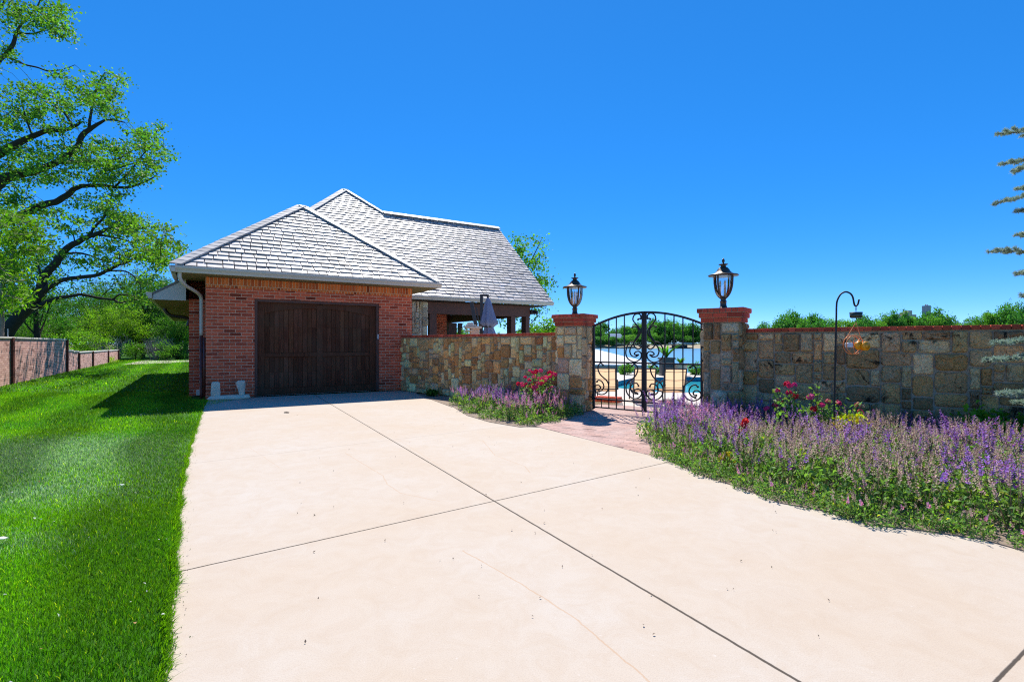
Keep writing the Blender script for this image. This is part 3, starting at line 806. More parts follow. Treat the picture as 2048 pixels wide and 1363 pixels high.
def archz(s): return 1.95 - .244 * ((GL - s) / GL) ** 2
def leaf(name, label, loc, rz, flip):
    T = thing(name, label, 'gate', loc, rz, 'leaves of the iron gate')
    fx = (lambda s: -s) if flip else (lambda s: s)
    def bx(mb, s0, s1, z0, z1, w=.018):
        a, b = sorted((fx(s0), fx(s1))); mb.box(a, b, -w, w, z0, z1)
    q = MB()
    bx(q, 0, .042, .07, 1.70, .021); bx(q, GL - .044, GL - .001, .085, 1.95, .022)
    bx(q, .042, GL - .044, .975, 1.005); bx(q, .042, GL - .044, .255, .282); bx(q, .042, GL - .044, .09, .115)
    K = 14
    for i in range(K):
        s0, s1 = GL * i / K, GL * (i + 1) / K
        pts = [(fx(s0), -.022, archz(s0) - .04), (fx(s1), -.022, archz(s1) - .04), (fx(s1), -.022, archz(s1)), (fx(s0), -.022, archz(s0))]
        if flip: pts = pts[::-1]
        q.prism(pts, (0, .044, 0))
    q.build('frame', M['iron'], T, bevel=.002)
    for x in (235, 330, 416, 506):
        b = MB(); s, _ = cpx((x, 0)); lo = .99 if x == 235 else .1
        b.tube([(fx(s), 0, lo), (fx(s), 0, archz(s) - .02)], .0115, 6)
        if x in (330, 506):
            b.ball((fx(s), 0, 1.31), .018, n=6)
        if x in (330, 506): b.ball((fx(s), 0, .60), .018, n=6)
        b.build('bar', M['iron'], T)
    for x in (245, 612):
        b = MB(); s, _ = cpx((x, 0)); b.tube([(fx(s), 0, .1), (fx(s), 0, .27)], .009, 6); b.build('bar', M['iron'], T)
    for sc in scrolls:
        b = MB(); pl = [(fx(cpx(p)[0]), 0, cpx(p)[1]) for p in sc]
        b.tube(smoothline(pl, 5), .013, 6); b.ball(pl[0], .021, n=6); b.ball(pl[-1], .021, n=6)
        b.build('scroll', M['iron'], T, True)
    for z in (.30, 1.28):
        b = MB(); b.tube([(fx(-.01), 0, z - .06), (fx(-.01), 0, z + .06)], .014, 8); b.tube([(fx(-.01), 0, z), (fx(-.11), .01, z)], .012, 6)
        b.box(*sorted((fx(-.10), fx(-.125))), -.03, .03, z - .05, z + .05); b.build('hinge', M['iron'], T)
    b = MB(); s = GL - .022; b.tube([(fx(s), -.03, .3), (fx(s), -.03, .015)], .007, 6)
    if not flip: b.build('drop_bolt', M['iron'], T)
    return T
leaf('gate_leaf', 'left leaf of the arched black scrollwork gate, hinged on the pale pillar', (GA0.x, GA0.y, 0), gang, False)
leaf('gate_leaf', 'right leaf of the arched black scrollwork gate, half behind purple flowers', (GB0.x, GB0.y, 0), gang, True)

# ------------------------------------------------------------------ stones by the garage
def rock(name, label, cat, rings, loc, rz, seed):
    r = random.Random(seed); q = MB(); n = 9; vs = []
    ph = [r.uniform(.85, 1.15) for _ in range(n)]
    for (z, rx, ry, ox) in rings:
        for k in range(n):
            a = 2 * math.pi * k / n; f = ph[k] * r.uniform(.94, 1.06)
            vs.append((ox + rx * f * math.copysign(abs(math.cos(a)) ** .7, math.cos(a)), ry * f * math.copysign(abs(math.sin(a)) ** .7, math.sin(a)), z + r.uniform(-.008, .008)))
    m = len(rings); fs = [(i * n + k, i * n + (k + 1) % n, (i + 1) * n + (k + 1) % n, (i + 1) * n + k) for i in range(m - 1) for k in range(n)]
    fs += [tuple(range(n))[::-1], tuple(range((m - 1) * n, m * n))]
    q.add(vs, fs); o = q.build(name, M['slab'], None, bevel=.006); o.location = loc; o.rotation_euler = (0, 0, rz); return tag(o, label, cat)
p = gw(.48, -.30); rock('stone_slab', 'long flat limestone slab on the concrete against the garage wall', 'stone', [(0, .48, .15, 0), (.04, .50, .17, 0), (.09, .47, .16, 0), (.105, .44, .13, .01)], (p[0], p[1], 0), GA, 4)
p = gw(.20, -.30); rock('stone_upright', 'squared upright limestone block on the left end of the slab', 'stone', [(0, .09, .08, 0), (.08, .095, .085, 0), (.24, .09, .085, 0), (.30, .085, .07, 0), (.34, .06, .05, .0)], (p[0], p[1], .10), GA, 5)
p = gw(.74, -.30); rock('stone_upright', 'tapered upright limestone block standing on the slab beside the garage door', 'stone', [(0, .065, .06, .01), (.10, .07, .07, .01), (.22, .10, .08, -.01), (.31, .10, .08, -.01), (.35, .07, .05, 0)], (p[0], p[1], .10), GA, 6)

# ------------------------------------------------------------------ boundary fence
FN = (-GU[1], GU[0]); F0 = gp(0, 772)
fr = math.atan2(FN[1], FN[0])
FE = thing('brick_fence', 'long pink block boundary fence with dark posts along the lawn', 'fence', (F0[0], F0[1], 0), fr)
def fs_of(x):
    k = (x - CX) / F; return (F0[0] - k * F0[1]) / (k * FN[1] - FN[0])
S = {x: fs_of(x) for x in (23, 133, 146, 157, 185, 216, 236)}
segs = [(-14, S[133], 1.52), (S[133], S[146], .98), (S[146], S[157], .92), (S[157], S[185], .86), (S[185], S[216], .84), (S[216], S[236], .82)]
for a, b, h in segs:
    q = MB(); q.box(a, b - .002, 0, .16, -.02, h); q.build('panel', M['fence'], FE)
    q = MB(); q.box(a, b + .01, -.03, .19, h, h + .06); q.build('coping', M['fencecap'], FE, bevel=.008)
for x, h in ((-60, 1.55), (23, 1.55), (133, 1.55), (157, .86), (185, .9), (216, .88), (236, .86)):
    s = fs_of(x); q = MB(); q.box(s - .10, s + .10, -.07, .22, -.02, h); q.build('post', M['fencepost'], FE, bevel=.006)
q = MB(); q.tube([(fs_of(20), .05, 1.5), (fs_of(20), .05, 1.85)], .02, 6); q.build('rod', M['grey'], FE)

# ------------------------------------------------------------------ foliage
def leaves(P, size, cols, aspect=.6, seed=1, up=.3, fold=.15):
    """one folded four-cornered leaf per point"""
    r = np.random.default_rng(seed); n = len(P); P = np.asarray(P)
    d = r.normal(size=(n, 3)); d[:, 2] -= .35; d /= np.linalg.norm(d, axis=1)[:, None]
    nn = r.normal(size=(n, 3)); nn[:, 2] += up; s = np.cross(d, nn); s /= (np.linalg.norm(s, axis=1)[:, None] + 1e-6); nr = np.cross(s, d)
    L = (size * r.uniform(.65, 1.35, n))[:, None]; W = L * aspect * .5
    v = np.empty((n, 4, 3)); v[:, 0] = P - d * L * .5; v[:, 2] = P + d * L * .5
    v[:, 1] = P + s * W + nr * L * fold - d * L * .08; v[:, 3] = P - s * W + nr * L * fold - d * L * .08
    f = np.arange(n * 4).reshape(n, 4)
    return v.reshape(-1, 3), f, np.repeat(cols, 4, axis=0)
def leafcols(n, r, base=(1, 1, 1), var=.25, hue=.15, grp=None):
    g = r.uniform(1 - var, 1 + var, n)
    if grp is not None: g = g * grp
    h = r.normal(0, hue, n); c = np.stack([base[0] * g * (1 + h), base[1] * g, base[2] * g * (1 - h * .5)], 1)
    return np.clip(c, .02, 6).astype(np.float32)

def pxtree(name, label, cat, limbs, blobs, Yc, leaf, base, trunkmat, seed, dens=1.0, spread=.42, per=55, depthvar=2.2, aspect=.75, group=None, clump_r=1.0, yo=0):
    """limbs: polylines of (px, py, width px[, Y]) ; blobs: (px, py, rx, ry, clumps)"""
    r = np.random.default_rng(seed); tr = MB(); nodes = []
    for pl in limbs:
        pts = [at(p[0], p[1], p[3] + yo if len(p) > 3 else Yc) for p in pl]; rad = [p[2] * Yc / F / 2 for p in pl]
        sm = smoothline(pts, 4); rs = np.interp(np.linspace(0, len(rad) - 1, len(sm)), range(len(rad)), rad)
        jit = [Vector(p) + Vector(r.normal(0, .012, 3)) * float(min(1, rr_ * 8)) for p, rr_ in zip(sm, rs)]
        tr.tube(jit, [max(.012, x) for x in rs], 9)
        for p, q in zip(sm, rs):
            if q < .16: nodes.append((p.x, p.y, p.z))
    nodes = np.array(nodes); P, C = [], []; CL = []
    for (bx, by, rx, ry, k) in blobs:
        for _ in range(int(k * dens)):
            a = r.uniform(0, 2 * math.pi); q = math.sqrt(r.uniform(0, 1)); Y = Yc + r.normal(0, depthvar)
            CL.append(np.array(at(bx + rx * q * math.cos(a), by + ry * q * math.sin(a), Y)))
    wgt = np.array([1, .35, 1]); CL.sort(key=lambda c: float((((nodes - c) ** 2) * wgt).sum(1).min()))
    for c in CL:
        i = np.argmin((((nodes - c) ** 2) * wgt).sum(1)); nd = nodes[i]; dl = float(np.linalg.norm(c - nd))
        mid = (nd + c) / 2 + r.normal(0, .09, 3) * min(1, dl)
        tr.tube([nd, mid, c], [.016, .011, .006], 4, cap=False)
        nodes = np.concatenate([nodes, [mid, c]])
        m = int(per * r.uniform(.5, 1.5)); sp = spread * r.uniform(.6, 1.3) * clump_r
        cl = c + r.normal(0, 1, (m, 3)) * np.array([sp, sp, sp * .55])
        t = r.uniform(.1, 1, m)[:, None]; k2 = int(m * .2); cl[:k2] = nd + (c - nd) * t[:k2] + r.normal(0, .1, (k2, 3))
        P.append(cl); C.append(leafcols(m, r, base, .3, .12, r.uniform(.7, 1.3)))
    T = thing(name, label, cat, (0, 0, 0), 0, group)
    p0 = at(limbs[0][0][0], limbs[0][0][1], limbs[0][0][3] if len(limbs[0][0]) > 3 else Yc)
    off = Vector((p0[0], p0[1], 0)); T.location = off
    o = tr.build('trunk', trunkmat, T, True); o.location = -off
    P = np.concatenate(P); C = np.concatenate(C)
    v, f, c = leaves(P, leaf, C, aspect, seed + 1)
    o = link('crown', npmesh('crown', v, f, M['leaf'], c), T); o.location = -off
    return T

# leaning tree behind the fence
pxtree('leaning_tree', 'old leaning tree with long dark limbs rising behind the boundary fence', 'tree', [
    [(-22, 735, 34), (9, 672, 27), (40, 630, 23), (66, 606, 22), (82, 580, 20), (85, 563, 17), (92, 547, 15), (108, 530, 14), (123, 511, 13), (132, 498, 12), (154, 485, 11), (176, 474, 9), (194, 467, 8), (211, 459, 6), (233, 454, 5), (264, 459, 4), (300, 452, 2)],
    [(82, 585, 14), (103, 571, 10), (123, 560, 9), (141, 557, 8), (167, 554, 8), (194, 550, 7, 21.5), (211, 543, 6.5, 21.2), (233, 531, 6, 21), (255, 524, 5, 21), (275, 514, 4, 21), (308, 522, 2.5, 21), (345, 524, 1.5, 21)],
    [(76, 613, 12), (95, 603, 8), (114, 596, 7), (136, 593, 6.5, 22.5), (163, 589, 6, 23), (198, 596, 5, 23.5), (225, 599, 4.5, 23.5), (240, 605, 4, 23.5), (260, 601, 3, 23.5), (290, 597, 2, 23.5)],
    [(225, 599, 4, 23.5), (240, 589, 3, 23.5), (264, 592, 2.5, 23.5), (300, 600, 1.5, 23.5)],
    [(136, 506, 5), (158, 506, 4, 22.8), (180, 511, 3.5, 23), (205, 520, 3, 23), (240, 527, 2, 23)],
    [(198, 470, 5), (220, 473, 4, 22.8), (253, 481, 3, 23), (286, 494, 2.5, 23), (320, 505, 1.5, 23)],
    [(180, 472, 5), (189, 454, 4.5), (209, 432, 4), (214, 405, 2.5)],
    [(214, 542, 4, 21.2), (242, 541, 3, 21), (264, 549, 2.5, 21), (280, 568, 1.5, 21)],
    [(238, 531, 3, 21), (239, 510, 2, 21), (225, 490, 1.5, 21)],
    [(84, 560, 4), (76, 530, 3), (68, 512, 2)], [(150, 487, 3), (147, 470, 2), (140, 458, 1.2)],
    [(205, 590, 2, 23.5), (225, 570, 1.3, 23.5), (232, 550, 1, 23.5)]],
    [(285, 462, 55, 30, 42), (325, 500, 40, 28, 40), (290, 515, 55, 22, 34), (240, 445, 45, 28, 32), (235, 500, 45, 25, 22), (180, 528, 35, 14, 12), (195, 480, 25, 20, 10), (300, 545, 30, 25, 10), (120, 520, 20, 18, 3), (165, 575, 30, 18, 5), (110, 575, 30, 20, 4), (280, 600, 40, 14, 12), (90, 510, 25, 30, 6), (150, 450, 18, 20, 6), (215, 420, 30, 25, 22), (240, 575, 20, 12, 4)],
    28.0, .14, (1.9, 1.6, .9), M['bark'], 101, 1.05, .26, 27, yo=6)
# big spreading tree out of frame left
pxtree('spreading_tree', 'tall leafy tree whose dark limbs spread across the upper left sky', 'tree', [
    [(-260, 760, 70), (-230, 600, 60), (-170, 520, 46), (-90, 480, 36), (-20, 455, 22), (27, 438, 17), (81, 412, 13), (111, 404, 12), (135, 390, 11), (155, 375, 9), (192, 370, 7), (250, 375, 5), (287, 365, 3), (315, 350, 2)],
    [(-170, 520, 40), (-80, 420, 30), (-10, 372, 22), (17, 353, 18), (67, 343, 14), (110, 325, 12), (150, 300, 10), (160, 282, 10), (167, 268, 10), (190, 252, 7), (215, 240, 4), (250, 245, 2)],
    [(-80, 420, 26), (-30, 330, 18), (30, 290, 14), (65, 272, 10), (100, 261, 8), (125, 261, 8), (150, 252, 6), (163, 243, 4)],
    [(178, 258, 6), (180, 237, 5), (185, 212, 4), (195, 170, 3), (210, 145, 1.5)],
    [(145, 254, 5), (130, 227, 4), (115, 217, 3), (90, 203, 2)],
    [(-30, 330, 16), (-30, 220, 14), (-20, 150, 12), (0, 119, 9), (14, 108, 8), (27, 87, 7), (32, 70, 6), (42, 50, 4), (70, 20, 2.5), (90, -20, 2)],
    [(34, 66, 4), (72, 67, 3), (100, 54, 2.5), (140, 60, 1.5)],
    [(12, 112, 4), (50, 129, 3.2), (75, 135, 3), (97, 142, 2.5), (125, 139, 1.5), (150, 130, 1)],
    [(230, 374, 4), (262, 340, 3), (285, 310, 2), (310, 285, 1.5)], [(200, 345, 4), (240, 335, 3), (275, 325, 2), (325, 320, 1.2)],
    [(110, 325, 8), (190, 322, 5), (235, 318, 3), (280, 290, 1.5)], [(65, 272, 4), (50, 230, 3), (40, 190, 2)],
    [(-20, 150, 8), (-20, 60, 6), (10, 0, 3), (20, -40, 2)]],
    [(105, 35, 42, 32, 46), (45, 45, 30, 40, 30), (10, 20, 30, 40, 26), (130, 70, 25, 15, 10), (20, 105, 22, 20, 14), (125, 150, 22, 14, 10), (60, 190, 60, 26, 44), (200, 185, 32, 34, 42), (230, 165, 22, 22, 12), (140, 200, 40, 32, 34), (40, 235, 45, 25, 34), (110, 240, 60, 25, 30), (215, 225, 30, 25, 22), (60, 310, 60, 30, 50), (150, 305, 50, 25, 40), (225, 300, 40, 28, 38), (285, 275, 38, 26, 34), (315, 315, 28, 24, 24), (270, 335, 45, 22, 36), (190, 345, 60, 18, 36), (100, 350, 60, 20, 34), (20, 350, 30, 30, 22), (30, 395, 40, 20, 24), (90, 425, 40, 18, 18), (230, 360, 60, 18, 26), (170, 400, 30, 22, 12), (240, 390, 30, 16, 9), (10, 270, 30, 30, 22), (-60, 200, 60, 120, 60), (-60, 330, 60, 80, 50), (320, 250, 14, 10, 3), (130, 440, 40, 18, 14)],
    31.0, .155, (1.6, 1.5, .95), M['bark'], 102, .85, .29, 29)
pxtree('near_tree', 'bright yellow green tree with narrow leaves at the left edge of the picture', 'tree', [
    [(-6, 735, 14), (-2, 690, 12), (2, 640, 11), (0, 600, 9), (8, 560, 7), (20, 520, 5), (40, 470, 3), (60, 440, 2)], [(2, 600, 5), (30, 570, 3), (50, 590, 2)], [(8, 540, 4), (40, 510, 3), (75, 480, 1.5)], [(0, 600, 6), (-30, 520, 4), (-40, 450, 2)]],
    [(35, 455, 48, 28, 26), (45, 490, 45, 22, 24), (15, 520, 40, 28, 22), (20, 560, 30, 25, 14), (15, 605, 34, 18, 12), (30, 585, 24, 10, 5), (-40, 500, 40, 60, 24), (10, 430, 20, 12, 5)],
    17.5, .20, (1.75, 1.5, .55), M['palebark'], 103, 1.2, .24, 34, 1.2, .26)

def crown_mesh(name, seed, rx, rz, nclump, per, spread, leaf, base, mat, aspect=.7, lobes=9, flat=.0):
    r = np.random.default_rng(seed); P, C = [], []
    lob = r.normal(size=(lobes, 3)); lob /= np.linalg.norm(lob, axis=1)[:, None]; lob = lob * np.array([rx * .62, rx * .62, rz * .62]); lr = r.uniform(.38, .62, lobes)
    for i in range(nclump):
        k = r.integers(lobes); d = r.normal(size=3); d /= np.linalg.norm(d); q = r.uniform(.45, 1.05) ** .6
        c = lob[k] + d * np.array([rx, rx, rz]) * lr[k] * q
        m = int(per * r.uniform(.5, 1.5)); sp = spread * r.uniform(.6, 1.3)
        P.append(c + r.normal(0, 1, (m, 3)) * np.array([sp, sp, sp * .6])); C.append(leafcols(m, r, base, .3, .12, r.uniform(.62, 1.38)))
    P = np.concatenate(P); C = np.concatenate(C)
    v, f, c = leaves(P, leaf, C, aspect, seed + 5)
    return npmesh(name, v, f, mat, c)
def trunk_mb(h, r0, seed, spread, mat, zt):
    r = random.Random(seed); t = MB(); lean = Vector((r.uniform(-.1, .1), r.uniform(-.1, .1), 1))
    top = lean * zt
    t.tube(smoothline([(0, 0, -.3), tuple(lean * (zt * .35) + Vector((r.uniform(-.1, .1), 0, 0))), tuple(lean * (zt * .7)), tuple(top)], 3), [r0 * 1.2, r0, r0, r0, r0 * .9, r0 * .8, r0 * .7, r0 * .6, r0 * .5, r0 * .4], 8)
    for k in range(7):
        a = r.uniform(0, 6.28); s = lean * (zt * r.uniform(.35, .9)); e = s + Vector((math.cos(a) * spread * r.uniform(.4, .9), math.sin(a) * spread * r.uniform(.4, .9), h * r.uniform(.12, .35)))
        m = (s + e) / 2 + Vector((0, 0, -.04 * h)); t.tube(smoothline([tuple(s), tuple(m), tuple(e)], 3), [r0 * .42, r0 * .38, r0 * .3, r0 * .25, r0 * .2, r0 * .14, r0 * .08], 6)
    return t
def proto(name, label, cat, seed, H, rx, rz, zc, nclump, per, spread, leaf, base, mat, tm, r0, group=None, aspect=.7, lobes=9):
    T = thing(name, label, cat, (0, 0, 0), 0, group)
    trunk_mb(H, r0, seed, rx, tm, zc).build('trunk', tm, T, True)
    o = link('crown', crown_mesh('crown', seed, rx, rz, nclump, per, spread, leaf, base, mat, aspect, lobes), T); o.location = (0, 0, zc)
    return T
def place(T, x, Y, z=0, rz=0, s=1.0):
    T.location = ((x - CX) * Y / F, Y, z); T.rotation_euler = (0, 0, rz); T.scale = (s,) * 3 if not hasattr(s, '__len__') else s
LV = M['leaf']
# wood behind the lawn, each its own
t = proto('woodland_tree', 'slim dark trunked tree just behind the boundary fence, right of the leaning trunk', 'tree', 201, 9, 2.3, 2.6, 4.6, 130, 45, .34, .12, (.75, .95, .8), LV, M['bark'], .16); place(t, 85, 30)
t = proto('yellow_shrub', 'large bright yellow green shrub beyond the end of the fence', 'shrub', 202, 4, 2.9, 2.3, 2.4, 260, 60, .24, .085, (2.3, 1.75, .7), LV, M['bark'], .12, lobes=12); place(t, 238, 46, 0, 0, (1.0, 1, 1.05))
t = proto('yellow_shrub', 'low bright green shrub peeping over the lower fence panels', 'shrub', 203, 2.2, 2.0, 1.1, 1.25, 120, 55, .22, .085, (2.2, 1.8, .7), LV, M['bark'], .08); place(t, 166, 38)
WL = 'tall green tree of the wood beyond the lawn'
wood = []
for k, (sd, H, rx, rz, zc, base) in enumerate(((211, 10, 3.0, 3.2, 5.0, (.95, 1.05, .85)), (212, 9, 3.2, 3.0, 4.4, (.7, .9, .8)), (213, 7, 2.6, 2.6, 3.2, (1.15, 1.2, .8)))):
    wood.append(proto('woodland_tree', WL, 'tree', sd, H, rx, rz, zc, 220, 46, .36, .13, base, LV, M['bark'], .22, 'trees of the wood beyond the lawn'))
spots = [(0, 285, 50, 1.0), (1, 340, 52, 1.1), (1, 385, 55, 1.15), (2, 318, 50, .9), (0, 190, 56, .95), (1, 130, 60, 1.0), (2, 205, 55, .95), (1, 262, 60, 1.25), (0, 60, 52, .8), (2, 100, 48, .8), (1, 15, 56, .85), (0, -40, 50, .9), (2, 150, 52, .9), (2, 355, 46, .75), (0, 430, 60, 1.1), (1, -120, 46, 1.0), (2, 240, 70, 1.2), (2, 30, 44, .7), (0, 300, 85, 1.5), (1, 205, 90, 1.5), (2, 350, 80, 1.5), (1, 100, 85, 1.4), (0, 255, 80, 1.4), (2, 395, 90, 1.7), (0, 372, 47, .8), (1, 352, 58, .9), (2, 283, 47, .6)]
first = {}
for j, (k, x, Y, s) in enumerate(spots):
    loc = ((x - CX) * Y / F, Y, 0)
    if k not in first:
        first[k] = 1; T = wood[k]; T.location = loc; T.scale = (s,) * 3; T.rotation_euler = (0, 0, j * 1.3)
    else: dup(wood[k], loc, j * 1.3, s)
# grey brush
def brush(label, x, Y, rx, h, n, seed, mat='twig'):
    r = random.Random(seed); q = MB()
    for k in range(n):
        a = r.uniform(0, 6.28); d = r.uniform(0, 1) ** .5 * rx; b = Vector((math.cos(a) * d * .5, math.sin(a) * d * .5, 0)); e = Vector((math.cos(a) * d, math.sin(a) * d, h * r.uniform(.5, 1)))
        m = (b + e) / 2 + Vector((r.uniform(-.3, .3), r.uniform(-.3, .3), .2)); q.tube([b, m, e], [.022, .016, .008], 4, cap=False)
        for _ in range(3):
            t = r.uniform(.4, 1); s = b.lerp(e, t); q.tube([s, s + Vector((r.uniform(-.5, .5), r.uniform(-.5, .5), r.uniform(.0, .6)))], [.012, .006], 3, cap=False)
    o = q.build('dry_brush', M[mat]); o.location = ((x - CX) * Y / F, Y, 0); return tag(o, label, 'brush')
brush('bleached grey dry brush at the foot of the yellow green shrub', 208, 43.5, 2.0, 2.0, 90, 1)
brush('bleached grey dry brush standing right of the pale gravel path', 318, 43.5, 1.3, 1.9, 70, 2)
for x, Y, lb, sd in ((330, 42.5, 'small bright green bush at the wood edge beside the garage corner', 221), (272, 43, 'small green bush behind the pale gravel path', 222), (362, 44, 'low dark bush close against the garage side wall in the distance', 223)):
    t = proto('small_bush', lb, 'bush', sd, 1.6, .95, .8, .8, 60, 50, .2, .08, (1.5, 1.5, .8) if sd != 223 else (.7, .9, .8), LV, M['bark'], .05); place(t, x, Y)
t = proto('yellow_groundcover', 'yellow flowering low plant at the foot of the far fence panels', 'plant', 225, .5, .9, .25, .25, 40, 40, .12, .07, (4.2, 2.6, .4), LV, M['bark'], .02); place(t, 212, 37)
t = proto('pavilion_tree', 'bright green tree rising behind the right end of the slate roof', 'tree', 230, 9, 2.5, 3.4, 5.2, 210, 46, .30, .14, (1.7, 1.6, .7), LV, M['bark'], .16); place(t, 1014, 33.5, 0, 0, 1.13)
t = proto('pavilion_shrub', 'leafy green shrub seen between the pavilion end and the left pillar', 'shrub', 231, 4, 1.8, 1.3, 1.7, 110, 50, .24, .11, (1.5, 1.5, .7), LV, M['bark'], .09); place(t, 1082, 27, -.5)
t = proto('flowering_shrub', 'white blossomed shrub seen through the pavilion beside the closed umbrella', 'shrub', 232, 4, 1.5, 1.5, 1.6, 80, 46, .22, .10, (1.5, 1.5, 1.2), LV, M['bark'], .07); place(t, 948, 30, -.4)

# far lake shore trees
FL = 'green broadleaf tree in the row along the far lake shore'
far = [proto('shore_tree', FL, 'tree', 241 + k, H, rx, rz, zc, 130, 34, 1.0, .55, base, M['leaf_far'], M['bark'], .3, 'trees along the far lake shore', .8) for k, (H, rx, rz, zc, base) in enumerate(((12, 5.2, 4.6, 5.6, (1.3, 1.35, .9)), (11, 5.6, 4.2, 5.0, (.95, 1.1, .9)), (13, 4.6, 5.2, 6.2, (1.55, 1.45, .8)), (10, 6.2, 4.0, 4.4, (.8, 1.05, .95))))]
rf = random.Random(12); fspots = []
for x in range(1080, 1440, 15):
    top = np.interp(x, [1080, 1185, 1200, 1215, 1245, 1270, 1300, 1330, 1370, 1400, 1440], [660, 652, 650, 668, 655, 645, 644, 643, 650, 657, 662]) + rf.uniform(-3, 4)
    fspots.append((x + rf.uniform(-5, 5), top, 276 + rf.uniform(-4, 14)))
for x in range(1500, 2110, 16):
    top = np.interp(x, [1500, 1530, 1560, 1580, 1600, 1640, 1700, 1760, 1800, 1835, 1870, 1900, 1930, 1960, 2000, 2060, 2110], [662, 650, 640, 628, 642, 636, 638, 636, 626, 634, 617, 632, 643, 634, 618, 612, 610]) + rf.uniform(-6, 10)
    fspots.append((x + rf.uniform(-5, 5), top, 276 + rf.uniform(-4, 14)))
for x in range(1090, 2110, 24): fspots.append((x + rf.uniform(-8, 8), 668 + rf.uniform(-4, 5), 272 + rf.uniform(-3, 2)))
for x in (1196, 1210, 1226, 1243, 1258): fspots.append((x, 677 + rf.uniform(-2, 3), 262))
for x in range(640, 1090, 40): fspots.append((x, 662 + rf.uniform(-5, 6), 290 + rf.uniform(-5, 10)))
for x in list(range(-300, 200, 55)) + list(range(2130, 2500, 40)): fspots.append((x, 650 + rf.uniform(-8, 8), 285 + rf.uniform(-5, 10)))
ftop = [10.2, 9.2, 11.4, 8.4]; seen = set()
for j, (x, top, Y) in enumerate(fspots):
    k = rf.randrange(4); z0 = .9; need = EYE + (HY - top) * Y / F - z0; s = max(.45, need / ftop[k]); loc = ((x - CX) * Y / F, Y, z0)
    sx = min(1.25, max(.75, s)) * rf.uniform(.6, 1.0)
    if k not in seen:
        seen.add(k); far[k].location = loc; far[k].scale = (sx, sx, s)
    else: dup(far[k], loc, rf.uniform(0, 6), (sx, sx, s))
# far house, dock, elevator
H = thing('lake_house', 'pale roofed house among the trees across the lake', 'house', (*at(1232, 690, 268)[:2], .9), .2)
H.scale = (.72, .72, .9)
q = MB(); q.box(-5, 5, -3, 3, 0, 3.0); q.build('wall', M['paletan'], H)
q = MB(); q.prism([(-5.8, -3.8, 2.9), (5.8, -3.8, 2.9), (3.2, 0, 6.2), (-4.6, 0, 6.2)], (0, 0, .2)); q.prism([(5.8, 3.8, 2.9), (-5.8, 3.8, 2.9), (-4.6, 0, 6.2), (3.2, 0, 6.2)], (0, 0, .2)); q.build('roof', M['roofpale'], H)
D = thing('boat_dock', 'dark covered boat dock at the far shore behind the right gate leaf', 'dock', (*at(1362, 692, 254)[:2], LAKE), 0)
q = MB(); q.box(-5.5, 5.5, -2.5, 2.5, 2.3, 2.7); q.build('roof', M['grey'], D)
q = MB(); q.box(-5, 5, -2.3, 2.3, .1, .5); q.box(-4, 2.5, -2, 2, .5, 1.8); q.build('platform', M['blackwood'], D)
for x in (-5, -1.7, 1.7, 5):
    q = MB(); q.tube([(x, -2.3, -1.5), (x, -2.3, 2.4)], .12, 6); q.build('post', M['blackwood'], D)
E = thing('grain_elevator', 'distant grey concrete grain elevator tower above the treetops', 'tower', (*at(1810, 690, 900)[:2], 0), .1)
q = MB(); q.box(-3, 4.5, -5, 5, 0, 68); q.build('headhouse', M['grey'], E).location = (at(1856, 0, 900)[0] - at(1810, 0, 900)[0], 0, 0)
q = MB()
for k, (a, b, h) in enumerate(((-21, -14, 57), (-14, -5, 54), (-5, 1, 60), (1, 8, 63), (8, 16, 56))): q.box(a, b - .1, -6, 6, 0, h - 4)
q.build('silo', M['paletan'], E)
q = MB(); q.box(39, 40, -1, 1, 67.9, 70.5); q.box(42.5, 43.2, -1, 1, 67.9, 70); q.build('rooftop_vent', M['grey'], E)

# ------------------------------------------------------------------ pool terrace
DZ = -.45
pool = [(4.2, 21.2), (4.7, 24.0), (6.2, 26.8), (8.5, 27.9), (12, 27.8), (16, 26.5), (18.5, 23.5), (18, 19.8), (13, 18.3), (8, 18.6), (5.2, 19.4)]
from mathutils.geometry import tessellate_polygon
outer = [(1.0, 10.6), (4.4, 9.4), (42, -17), (42, 30), (6, 32.2), (-1, 31), (-3, 26), (1.9, 22), (-2, 15.4)]
tri = tessellate_polygon([[Vector((x, y, 0)) for x, y in outer], [Vector((x, y, 0)) for x, y in pool[::-1]]])
vv = [(x, y, DZ) for x, y in outer] + [(x, y, DZ) for x, y in pool[::-1]]
me = bpy.data.meshes.new('pool_deck'); me.from_pydata(vv, [], [tuple(t) for t in tri]); me.update()
bm = bmesh.new(); bm.from_mesh(me); bmesh.ops.recalc_face_normals(bm, faces=bm.faces)
for f_ in bm.faces:
    if f_.normal.z < 0: f_.normal_flip()
bm.to_mesh(me); bm.free(); me.materials.append(M['deck']); boxuv(me)
struct(link('pool_deck', me))
PO = thing('swimming_pool', 'freeform turquoise swimming pool behind the iron gate', 'pool', (10, 23, DZ))
q = MB(); pp = [(x - 10, y - 23) for x, y in pool]; n = len(pp)
for i in range(n):
    a, b = pp[i], pp[(i + 1) % n]; q.add([(*a, -.002), (*b, -.002), (*b, -.6), (*a, -.6)], [(0, 1, 2, 3)])
q.build('tile_band', M['tileband'], PO)
q = MB(); q.add([(x, y, -.24) for x, y in pp], [tuple(range(n))]); o = q.build('water', M['pool'], PO)
if o.data.polygons[0].normal.z < 0: o.data.flip_normals()
q = MB(); q.add([(x, y, -1.5) for x, y in pp], [tuple(range(n))]); q.build('floor', M['deck'], PO)
